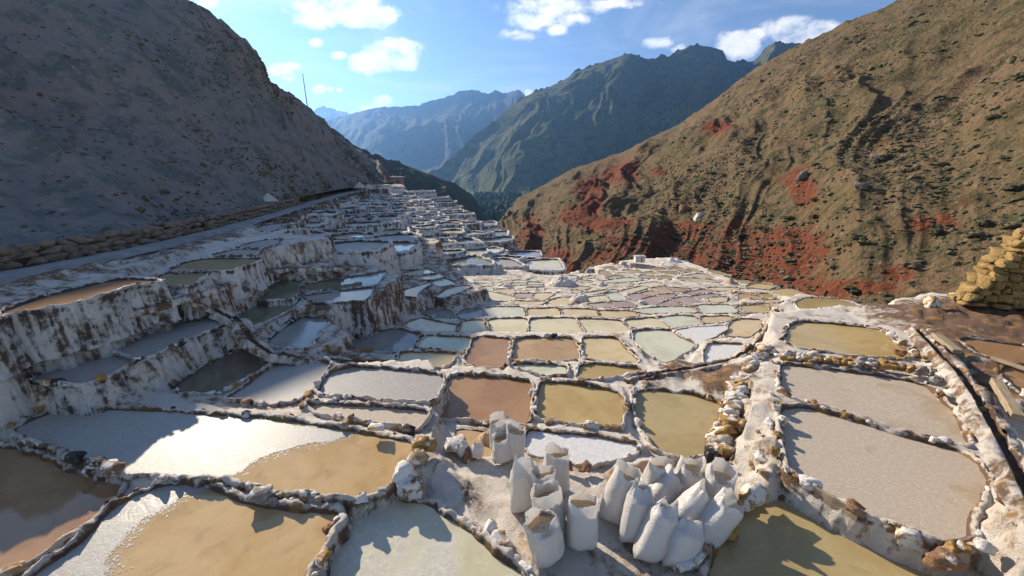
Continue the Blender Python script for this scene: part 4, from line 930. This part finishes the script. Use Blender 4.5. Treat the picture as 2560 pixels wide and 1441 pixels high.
# ------------------------------------------------------------------ hills and mountains as lofted slopes
def loft(name, base, ridge, nu, nv, mat, prof=lambda t: t, amp=1.0, scale=.05, back=60, oct=6, gully=0.0, gscale=.04, seed=1, ridge_rough=.0, bump_t=None, kind='structure'):
    base, ridge = np.array(base), np.array(ridge); u = np.linspace(0, 1, nu)
    def curve(c):
        l = np.r_[0, np.cumsum(np.linalg.norm(np.diff(c[:, :2], axis=0), axis=1))]; l /= l[-1]
        return np.stack([np.interp(u, l, c[:, k]) for k in range(3)], 1)
    # pair base and ridge points by index so that the loft keeps its shape
    ub = np.linspace(0, 1, len(base)); ur = np.linspace(0, 1, len(ridge))
    B = np.stack([np.interp(u, ub, base[:, k]) for k in range(3)], 1); Rg = np.stack([np.interp(u, ur, ridge[:, k]) for k in range(3)], 1)
    t = np.linspace(0, 1, nv); V = B[None] + (Rg - B)[None]*t[:, None, None]
    V[..., 2] = B[None, :, 2] + (Rg - B)[None, :, 2]*np.array([prof(x) for x in t])[:, None]
    env = np.sin(np.pi*np.clip(t, 0, 1))**.6
    d = fbm(V, scale, oct, .52, seed)*amp
    if gully:
        ax = (Rg - B); ax = ax/np.linalg.norm(ax, axis=1)[:, None]
        along = np.cumsum(np.r_[0, np.linalg.norm(np.diff((B+Rg)/2, axis=0), axis=1)])
        cc = np.stack([np.broadcast_to(along, V.shape[:2]), t[:, None]*np.linalg.norm(Rg-B, axis=1)[None]*.22, np.zeros(V.shape[:2])], -1)
        cc = cc + fbm(V, gscale*.6, 3, .5, seed+4)[..., None]*.35/gscale
        d = d + (ridged(cc, gscale, 4, seed+2) - .9)*gully
    V[..., 2] += d*env[:, None]
    V[..., 0] += fbm(V, scale*1.3, 4, .5, seed+7)*amp*.5*env[:, None]
    V[-1, :, 2] += ridge_rough*fbm(V[-1], scale*6, 4, .6, seed+5); V[-2, :, 2] += .5*ridge_rough*fbm(V[-1], scale*6, 4, .6, seed+5)
    nb = 6; tail = []
    dirh = (Rg - B); dirh[:, 2] = 0; dirh /= np.linalg.norm(dirh, axis=1)[:, None] + 1e-9
    for k in range(1, nb+1):
        r = V[-1] + dirh*(back*k/nb); r[:, 2] -= back*.6*(k/nb)**1.2; r[:, 2] += d[-1]*.2; tail.append(r)
    A = np.concatenate([V, np.array(tail)], 0)
    o = mesh_obj(name, A.reshape(-1, 3), grid_faces(A.shape[0], nu), mat); tag(o, kind=kind)
    return o, A
# left hill
lb = [np.r_[rc[i][:2] - rn[i]*(.82), rc[i][2] + .52] for i in np.linspace(0, len(rc)-1, 40).astype(int)]
ridge_l = [(-2500, -900, 22), (-1200, -600, 28), (-300, -220, 30), (150, -108, 38), (330, -55, 41), (480, 0, 43), (560, 60, 46), (640, 128, 49), (658, 160, 50), (668, 195, 51), (705, 222, 55), (760, 262, 72), (800, 295, 85), (830, 325, 100), (870, 360, 120), (930, 405, 150), (985, 452, 160)]
# interpolate the ridge so that indices match the road samples sensibly
ru = np.linspace(0, 1, len(ridge_l)); rw = np.array([at(*r) for r in ridge_l])
left_hill, LA = loft('hill_left', lb, rw, 420, 260, M_LHILL, lambda t: t**1.12, amp=2.0, scale=.06, back=60, gully=1.7, gscale=.08, seed=3, ridge_rough=.5)
# dark spur behind it
spur_r = [(780, 285, 260), (830, 318, 280), (870, 352, 300), (930, 388, 320), (1000, 407, 345), (1060, 432, 365), (1110, 447, 380), (1150, 466, 395), (1180, 488, 405), (1195, 508, 408), (1203, 535, 405), (1250, 566, 400), (1275, 585, 390)]
spur_b = [(700, 560, 180), (780, 560, 190), (850, 560, 200), (930, 570, 210), (1000, 580, 220), (1060, 590, 230), (1110, 600, 240), (1150, 605, 250), (1180, 612, 255), (1195, 615, 258), (1210, 620, 260), (1235, 625, 265), (1255, 628, 270)]
spur, SA = loft('spur_left', [at(*p) for p in spur_b], [at(*p) for p in spur_r], 260, 120, M_SPUR, lambda t: t, amp=4, scale=.02, back=150, gully=5, gscale=.025, seed=5, ridge_rough=1.5)
# right hill
rr_ = [(1225, 590, 330), (1245, 556, 330), (1262, 538, 330), (1292, 500, 325), (1345, 470, 320), (1430, 424, 310), (1560, 378, 280), (1700, 310, 245), (1800, 240, 215), (1850, 200, 200), (1900, 165, 190), (1985, 117, 175), (2100, 66, 160), (2250, 0, 145), (2420, -100, 135), (2700, -280, 115), (3200, -500, 95), (4500, -900, 70)]
rb_ = [(1215, 610, 210), (1230, 605, 170), (1245, 600, 140), (1270, 640, 105), (1310, 670, 80), (1370, 705, 62), (1450, 720, 56), (1540, 715, 60), (1620, 715, 62), (1700, 725, 60), (1800, 750, 54), (1900, 780, 47), (2050, 815, 38), (2200, 840, 32), (2350, 845, 29), (2600, 860, 25), (3200, 950, 20), (5000, 1200, 15)]
right_hill, RA = loft('hill_right', [at(*p) for p in rb_], [at(*p) for p in rr_], 640, 420, M_RHILL, lambda t: t**1.05, amp=2.8, scale=.035, back=120, gully=3.6, gscale=.034, seed=8, ridge_rough=.8)
tt = np.clip(np.arange(RA.shape[0])/419, 0, 1)[:, None]; pos = RA
patch = fbm(pos, .035, 4, .55, 31)
px_, py_ = project(np.where(pos[..., 1:2] > 5, pos, [0, 50, 0]))
REDS = [(1330, 640, 60, 40), (1420, 670, 70, 30), (1520, 650, 80, 30), (1650, 630, 90, 35), (1770, 650, 90, 45), (1850, 610, 60, 60), (2050, 740, 120, 35), (1500, 560, 90, 20), (1560, 600, 60, 16), (1960, 640, 130, 70), (1900, 690, 160, 45), (2010, 480, 45, 55), (1480, 500, 45, 60), (1560, 440, 60, 35), (1440, 545, 60, 30), (1700, 580, 90, 25), (1790, 320, 50, 22), (1600, 625, 120, 30), (1400, 650, 60, 40), (2150, 720, 160, 25), (1330, 580, 40, 30), (2330, 560, 60, 18), (2250, 690, 60, 25), (1650, 430, 40, 18)]
red = np.zeros(px_.shape)
for a, b, sx_, sy_ in REDS: red = np.maximum(red, np.exp(-((px_-a)/sx_)**2 - ((py_-b)/sy_)**2))
set_attr(right_hill, 'red', np.clip(.03 + .68*red + .24*patch, 0, 1))
# middle mountain, blue ridge, snow peak
mid_r = [(1000, 470, 1700), (1060, 440, 1800), (1130, 395, 1900), (1200, 330, 2000), (1260, 280, 2050), (1310, 243, 2080), (1360, 222, 2100), (1400, 205, 2120), (1460, 172, 2140), (1530, 147, 2150), (1560, 137, 2150), (1578, 134, 2150), (1600, 141, 2150), (1630, 144, 2170), (1660, 143, 2200), (1690, 130, 2250), (1720, 118, 2270), (1745, 114, 2280), (1785, 119, 2280), (1808, 128, 2260), (1818, 150, 2240), (1850, 157, 2240), (1885, 150, 2230), (1915, 122, 2220), (1940, 103, 2200), (1980, 108, 2200), (2060, 120, 2200), (2200, 150, 2200), (2500, 120, 2200)]
mid_b = [(1000, 505, 1400), (1090, 500, 1300), (1150, 500, 1290), (1190, 500, 1280), (1215, 500, 1270), (1240, 500, 1270), (1260, 500, 1270), (1300, 500, 1270), (1340, 500, 1270), (1380, 500, 1270), (1400, 500, 1270), (1420, 500, 1270), (1440, 500, 1270), (1460, 500, 1270), (1480, 500, 1270), (1500, 500, 1270), (1530, 500, 1270), (1560, 500, 1270), (1600, 500, 1270), (1640, 500, 1270), (1680, 500, 1270), (1720, 500, 1270), (1760, 500, 1270), (1800, 500, 1270), (1850, 500, 1270), (1900, 500, 1270), (2000, 500, 1270), (2200, 500, 1270), (2500, 500, 1270)]
loft('mountain_middle', [at(*p) for p in mid_b], [at(*p) for p in mid_r], 420, 260, M_MID, lambda t: t**1.1, amp=26, scale=.0035, back=900, gully=58, gscale=.0035, seed=12, ridge_rough=15)
far_r = [(600, 330, 3800), (780, 305, 3900), (830, 298, 4000), (880, 284, 4000), (920, 275, 4050), (960, 269, 4100), (1010, 266, 4100), (1050, 261, 4150), (1100, 246, 4200), (1150, 227, 4200), (1178, 224, 4200), (1200, 232, 4200), (1222, 236, 4200), (1238, 226, 4200), (1256, 236, 4200), (1275, 229, 4200), (1300, 227, 4200), (1315, 242, 4200), (1400, 250, 4200), (1600, 260, 4200)]
far_b = [(600, 520, 2300)] + [(600 + 50*i, 470, 2400) for i in range(1, 20)]
loft('mountain_far', [at(*p) for p in far_b], [at(*p) for p in far_r], 300, 160, M_FAR, lambda t: t**1.15, amp=40, scale=.0016, back=1800, gully=120, gscale=.0016, seed=15, ridge_rough=16)
sn_r = [(700, 320, 5400), (760, 290, 5400), (790, 272, 5400), (803, 264, 5400), (812, 262, 5400), (822, 270, 5400), (840, 277, 5400), (862, 283, 5400), (890, 292, 5400), (1000, 330, 5400)]
loft('mountain_snow', [at(700 + 33*i, 420, 4600) for i in range(10)], [at(*p) for p in sn_r], 160, 90, M_SNOW, lambda t: t**1.2, amp=35, scale=.002, back=1800, gully=150, gscale=.002, seed=19, ridge_rough=26)
# valley floor reaching beyond the mountains, the green field and the wood
VZ = -76.0
vx_ = np.linspace(-9000, 9000, 60); vy_ = np.linspace(-60, 11000, 60)
VG = np.stack(np.meshgrid(vx_, vy_), -1); VG = np.concatenate([VG, np.full(VG.shape[:2] + (1,), VZ)], -1); VG[..., 2] += 2*fbm(VG, .002, 3, .5, 2)
tag(mesh_obj('valley_floor', VG.reshape(-1, 3), grid_faces(60, 60), M_VALLEY), kind='structure')
def crown_scatter(name, pts, sizes, mat, seed, V0=IV0, F0=IF0, sq=.75, label=None):
    rs = random.Random(seed); SV, SF, nv = [], [], 0; vs = [rock_verts(V0, k, .7, .1) for k in range(40)]
    for p, s in zip(pts, sizes):
        v = vs[rs.randrange(40)]*[s*rs.uniform(.7, 1.3), s*rs.uniform(.7, 1.3), s*sq*rs.uniform(.6, 1.2)]; a = rs.uniform(0, 6.28); c, n = math.cos(a), math.sin(a)
        v = np.c_[v[:, 0]*c - v[:, 1]*n, v[:, 0]*n + v[:, 1]*c, v[:, 2]] + p; SV.append(v); SF += [[x + nv for x in f] for f in F0]; nv += len(v)
    return mesh_obj(name, np.vstack(SV), SF, mat, None, False)
vr = random.Random(21); wp, ws = [], []
for _ in range(900):
    px = vr.uniform(1185, 1300); py = vr.choice([vr.uniform(492, 503), vr.uniform(518, 556)]); q = unp(px, py, VZ)
    s = vr.uniform(3, 6)
    wp.append(q + np.array([0, 0, s*1.2])); ws.append(s)
tag(crown_scatter('wood', wp, ws, M_WOOD, 4, IV1, IF1, 1.6), 'dark green wood filling the valley mouth below the mountain', 'wood', kind='stuff')

# ------------------------------------------------------------------ scrub on the right hill
br = random.Random(17); cand = []
nrow = 420
Rz = RA[:nrow]
bs = np.random.RandomState(17); bi = (bs.beta(1.1, 1.7, 26000)*(nrow-2)).astype(int); bj = bs.randint(0, RA.shape[1]-1, 26000); BQ = RA[bi, bj]
ba, bb = project(np.where(BQ[:, 1:2] > 5, BQ, [0, 50, 0]))
bk = (BQ[:, 1] > 8) & (ba > 1200) & (ba < 2650) & (bb > -60) & (bb < 790) & (fbm(BQ, .05, 3, .5, 44) + bs.uniform(-.5, .5, 26000) > -.1)
bsz = bs.uniform(.14, .38, 26000)*np.where(bs.rand(26000) < .93, 1, 2.2)
cand = [(bsz[k]/np.linalg.norm(BQ[k]), BQ[k], bsz[k]) for k in np.nonzero(bk)[0]]
cand.sort(key=lambda c: -c[0])
def bush_mesh(seed, mat):
    rs = random.Random(seed); me = bpy.data.meshes.new('bush'); V, F, n = [], [], 0
    for k in range(9):
        v = rock_verts(IV1, seed*9 + k, .75, .1)*rs.uniform(.28, .5)*np.array([1, 1, .8]) + [rs.uniform(-.6, .6), rs.uniform(-.6, .6), rs.uniform(.1, .5)]
        V.append(v); F += [[x + n for x in f] for f in IF1]; n += len(v)
    # leaf sized faces breaking the outline
    for k in range(160):
        a = rs.uniform(0, 6.28); r = rs.uniform(.3, 1.05); z = rs.uniform(.0, .85)*(1.2 - r*.5); c = np.array([r*math.cos(a), r*math.sin(a), z]); e = np.array([rs.gauss(0, 1) for _ in range(3)]); f = np.array([rs.gauss(0, 1) for _ in range(3)])
        e /= np.linalg.norm(e); f /= np.linalg.norm(f); V.append(np.array([c, c + e*.13, c + f*.13])); F.append([n, n+1, n+2]); n += 3
    me.from_pydata(np.vstack(V).tolist(), [], F); me.materials.append(mat); return me
BM = [bush_mesh(k, M_BUSH if k < 3 else M_BUSH2) for k in range(5)]
BL = {}
for k, (_, q, s) in enumerate(cand[:60]):
    o = bpy.data.objects.new('bush', BM[k % 5]); o.location = q - np.array([0, 0, .1*s]); o.scale = (s*1.1, s*1.1, s*.85); o.rotation_euler = (0, 0, br.uniform(0, 6)); link(o)
    a, b = project(q)
    BL.setdefault((k % 5 < 3), []).append((a, o)); tag(o, 'bush', 'bush', 'bushes near the foot of the right hill')
for dk, lst in BL.items():
    lst.sort(key=lambda t: t[0])
    for i, (_, o) in enumerate(lst): o['label'] = f"{'dark green' if dk else 'dry olive'} scrub bush, {ORD[i]} along the foot of the right slope"
rest = cand[60:]
tag(crown_scatter('scrub', [c[1] for c in rest[::2]], [c[2] for c in rest[::2]], M_BUSH, 5, IV0, IF0, .6), 'dark scrub dotting the right hill', 'scrub', kind='stuff')
tag(crown_scatter('scrub', [c[1] for c in rest[1::2]], [c[2] for c in rest[1::2]], M_BUSH2, 6, IV0, IF0, .6), 'dry olive scrub dotting the right hill', 'scrub', kind='stuff')
bi = (bs.rand(9000)**1.2*258).astype(int); bj = bs.randint(0, LA.shape[1]-1, 9000); BQ = LA[bi, bj]; ba, bb = project(np.where(BQ[:, 1:2] > 5, BQ, [0, 50, 0]))
bk = (BQ[:, 1] > 6) & (ba > -60) & (ba < 1010) & (bb > -60) & (bb < 700) & (fbm(BQ, .12, 3, .5, 71) + bs.uniform(-.5, .5, 9000) > 0)
lp = BQ[bk]; ls = (bs.uniform(.03, .11, 9000)*np.where(bs.rand(9000) < .94, 1, 2)*(.6 + .02*BQ[:, 1]))[bk]
tag(crown_scatter('scrub', lp, ls, M_BUSH2, 9, IV0, IF0, .7), 'low dry scrub on the shaded left hill', 'scrub', kind='stuff')
# dark outcrop boulders on the right hill
from mathutils.bvhtree import BVHTree
bvh = BVHTree.FromPolygons([v.co[:] for v in right_hill.data.vertices], [p.vertices[:] for p in right_hill.data.polygons])
def on_hill(px, py):
    d = Vector(ray(px, py)).normalized(); h = bvh.ray_cast(Vector((0, 0, CAMH)), d); return h[0], h[3]
for a, b, s, lab in ((1705, 530, 1.7, 'dark red boulder perched alone on the middle of the right slope'), (1745, 545, 1.1, 'smaller dark boulder right of the perched red one'), (2010, 445, 1.0, 'dark overhanging rock above the bright red scar'), (2190, 400, .9, 'grey outcrop high on the right hill'), (2150, 470, .8, 'grey crag below the high outcrop')):
    h, dist = on_hill(a, b)
    if h: tag(stone(None, h, (s, s*.9, s*.9), .5, 1 if a < 1800 else 7, int(a) % 8, True, .1, 'boulder'), lab, 'boulder')

# ------------------------------------------------------------------ small far things
def shelter(px, py, z, r, h, label):
    b = unp(px, py, z); root = empty('thatched_shelter', b); tag(root, label, 'shelter', 'thatched parasol shelters by the road')
    n = 20; V = [(0, 0, h)] + [(r*1.0*math.cos(2*math.pi*k/n), r*math.sin(2*math.pi*k/n), h*.52 + .04*r*math.sin(k*5)) for k in range(n)] + [(r*.95*math.cos(2*math.pi*k/n), r*.95*math.sin(2*math.pi*k/n), h*.47) for k in range(n)] + [(0, 0, h*.75)]
    F = [[0, 1+k, 1+(k+1) % n] for k in range(n)] + [[1+k, 1+n+k, 1+n+(k+1) % n, 1+(k+1) % n] for k in range(n)] + [[2*n+1, 1+n+(k+1) % n, 1+n+k] for k in range(n)]
    mesh_obj('roof', V, F, M_THATCH, root, False)
    tube('pole', [(0, 0, -.3), (0, 0, h*.8)], .05, M_POST, root)
    for k in range(4):
        a = k*1.57 + .4; tube('leg', [(r*.7*math.cos(a), r*.7*math.sin(a), -.3), (r*.7*math.cos(a), r*.7*math.sin(a), h*.58)], .04, M_POST, root)
shelter(676, 524, 1.95, .62, 1.15, 'nearest thatched parasol shelter with a pale cone roof beside the road')
shelter(901, 484, 1.7, .85, 1.5, 'left one of the two far thatched shelters')
shelter(923, 484, 1.65, .8, 1.3, 'right one of the two far thatched shelters')
h0 = at(990, 462, 100); hb = empty('hut', h0); tag(hb, 'small adobe hut with a flat pale roof at the end of the road', 'hut')
def boxm(name, x0, x1, y0, y1, z0, z1, mat, parent):
    V = [(x, y, z) for z in (z0, z1) for x, y in ((x0, y0), (x1, y0), (x1, y1), (x0, y1))]
    return mesh_obj(name, V, [[3, 2, 1, 0], [4, 5, 6, 7], [0, 1, 5, 4], [1, 2, 6, 5], [2, 3, 7, 6], [3, 0, 4, 7]], mat, parent, False)
boxm('wall', -1.2, 1.3, 0, 3, -1, 1.7, M_BRICK, hb); boxm('roof', -1.6, 1.5, -.4, 3.3, 1.7, 1.95, M_ROOF, hb); boxm('door', .2, .8, -.03, .02, -.9, .9, M_POST, hb)
t0 = at(1090, 506, 78); tarp = []
for i in range(8):
    for j in range(5): tarp.append((t0[0] + i*.6 - 2, t0[1] + j*.6, t0[2] + .5*math.sin(i*.7)*math.cos(j*.6) + .5 - .12*abs(i - 3.5)))
tag(mesh_obj('tarp', tarp, grid_faces(5, 8).tolist() if False else [[i*5+j, (i+1)*5+j, (i+1)*5+j+1, i*5+j+1] for i in range(7) for j in range(4)], M_TARP), 'blue tarp on the skyline of the far terraces', 'tarp')
m0 = at(769, 272, 72); mast = empty('mast', m0); tag(mast, 'tall thin mast on the shoulder of the left hill', 'mast')
tube('pole', [(0, 0, -1.5), (0, 0, 1.5), (0, 0, 5.4)], [.09, .08, .05], M_STEEL, mast, 8); tube('base', [(0, 0, -1.5), (0, 0, -.1)], .2, M_STEEL, mast, 8)
def pile(px, py, z, r, h, mat, label, seed):
    V, n, m = [], 28, 9
    for i in range(m):
        f = i/(m-1)
        for k in range(n): a = 2*math.pi*k/n; V.append((r*f*math.cos(a), r*f*math.sin(a), h*(1-f)**.85 - .05))
    V = np.array(V); V += (fbm(V, 2.2/r, 4, .55, seed)*r*.10)[:, None]*np.array([1, 1, .6]); o = mesh_obj('salt_pile', V, grid_faces(m, n, True), mat); o.location = unp(px, py, z)
    return tag(o, label, 'salt pile')
pile(1824, 710, field_z(1824, 712), .5, .42, M_PINKSALT, 'orange pink salt pile on the right rim of the mound', 1)
pile(1873, 755, field_z(1873, 757), .42, .25, M_PINKSALT, 'low pink salt pile beside a small ochre pond', 2)
pile(1677, 655, field_z(1677, 656), .55, .5, M_WHITESALT, 'left one of two white salt piles on the mound crest', 3)
pile(1692, 655, field_z(1692, 656), .6, .5, M_WHITESALT, 'right one of two white salt piles on the mound crest', 4)
pile(1215, 1092, .06, .16, .16, M_PINKSALT, 'small heap of brown salt behind the back sacks', 5)
# white crusted humps on the mound
def hump(px, py, z, r, h, label, seed):
    V, n, m = [], 48, 22
    for i in range(m):
        f = i/(m-1)
        for k in range(n): a = 2*math.pi*k/n; V.append((r[0]*f*math.cos(a), r[1]*f*math.sin(a), h*(1 - f**2.5) - .15))
    V = np.array(V); V += (ridged(V, 1.6/h, 4, seed) - .8)[:, None]*np.array([.14, .14, .22])*h; o = mesh_obj('salt_hump', V, grid_faces(m, n, True), M_SALT); o.location = unp(px, py, z); set_attr(o, 'dirt', np.full(len(V), .18))
    return tag(o, label, 'salt mound')
hump(1405, 715, field_z(1405, 715), (1.0, .75), .62, 'rough white and orange salt hump in the middle of the pond field', 2)
hump(1450, 752, field_z(1450, 755), (.6, .42), .40, 'draped white salt hump right above the zigzag wall', 3)
hump(1266, 720, field_z(1266, 722), (.45, .35), .36, 'small dark based salt hump among pale beds', 4)
hump(1505, 716, field_z(1505, 718), (.42, .35), .38, 'grey rounded salt hump left of the pink ponds', 5)
hump(1605, 755, field_z(1605, 760), (.3, .26), .2, 'low pale salt hump among the pink ponds', 6)
# white container on the mound crest
wb = unp(1598, 655, field_z(1598, 656)); cb = empty('storage_bin', wb); tag(cb, 'white square bin standing on the crest of the mound', 'bin')
boxm('body', -.45, .45, -.3, .3, 0, .5, M_WHITESALT, cb); boxm('lid', -.5, .5, -.34, .34, .5, .6, M_ROOF, cb); boxm('strap', .1, .16, -.36, .36, -.01, .62, M_STEEL, cb)

# ------------------------------------------------------------------ haze: one closed box of thin bluish air round everything
hm = bpy.data.materials.new('haze_air'); hm.use_nodes = True; hn = hm.node_tree; hn.nodes.clear()
pv = N(hn, 'ShaderNodeVolumePrincipled'); pv.inputs['Color'].default_value = (.22, .48, 1.0, 1); pv.inputs['Density'].default_value = HAZE_DENSITY; pv.inputs['Anisotropy'].default_value = .55
ho = N(hn, 'ShaderNodeOutputMaterial'); L(hn, pv.outputs[0], ho.inputs['Volume'])
hz = bpy.data.objects.new('haze', None)
V = [(x, y, z) for z in (VZ - 60, 930) for x, y in ((-9500, -200), (9500, -200), (9500, 11500), (-9500, 11500))]
hz = mesh_obj('haze', V, [[3, 2, 1, 0], [4, 5, 6, 7], [0, 1, 5, 4], [1, 2, 6, 5], [2, 3, 7, 6], [3, 0, 4, 7]], hm, None, False); tag(hz, kind='stuff')
print('objects', len(bpy.data.objects), 'ponds', len(PONDS), 'cells', len(CELLS), 'tris', sum(len(o.data.polygons) for o in bpy.data.objects if o.type == 'MESH'))
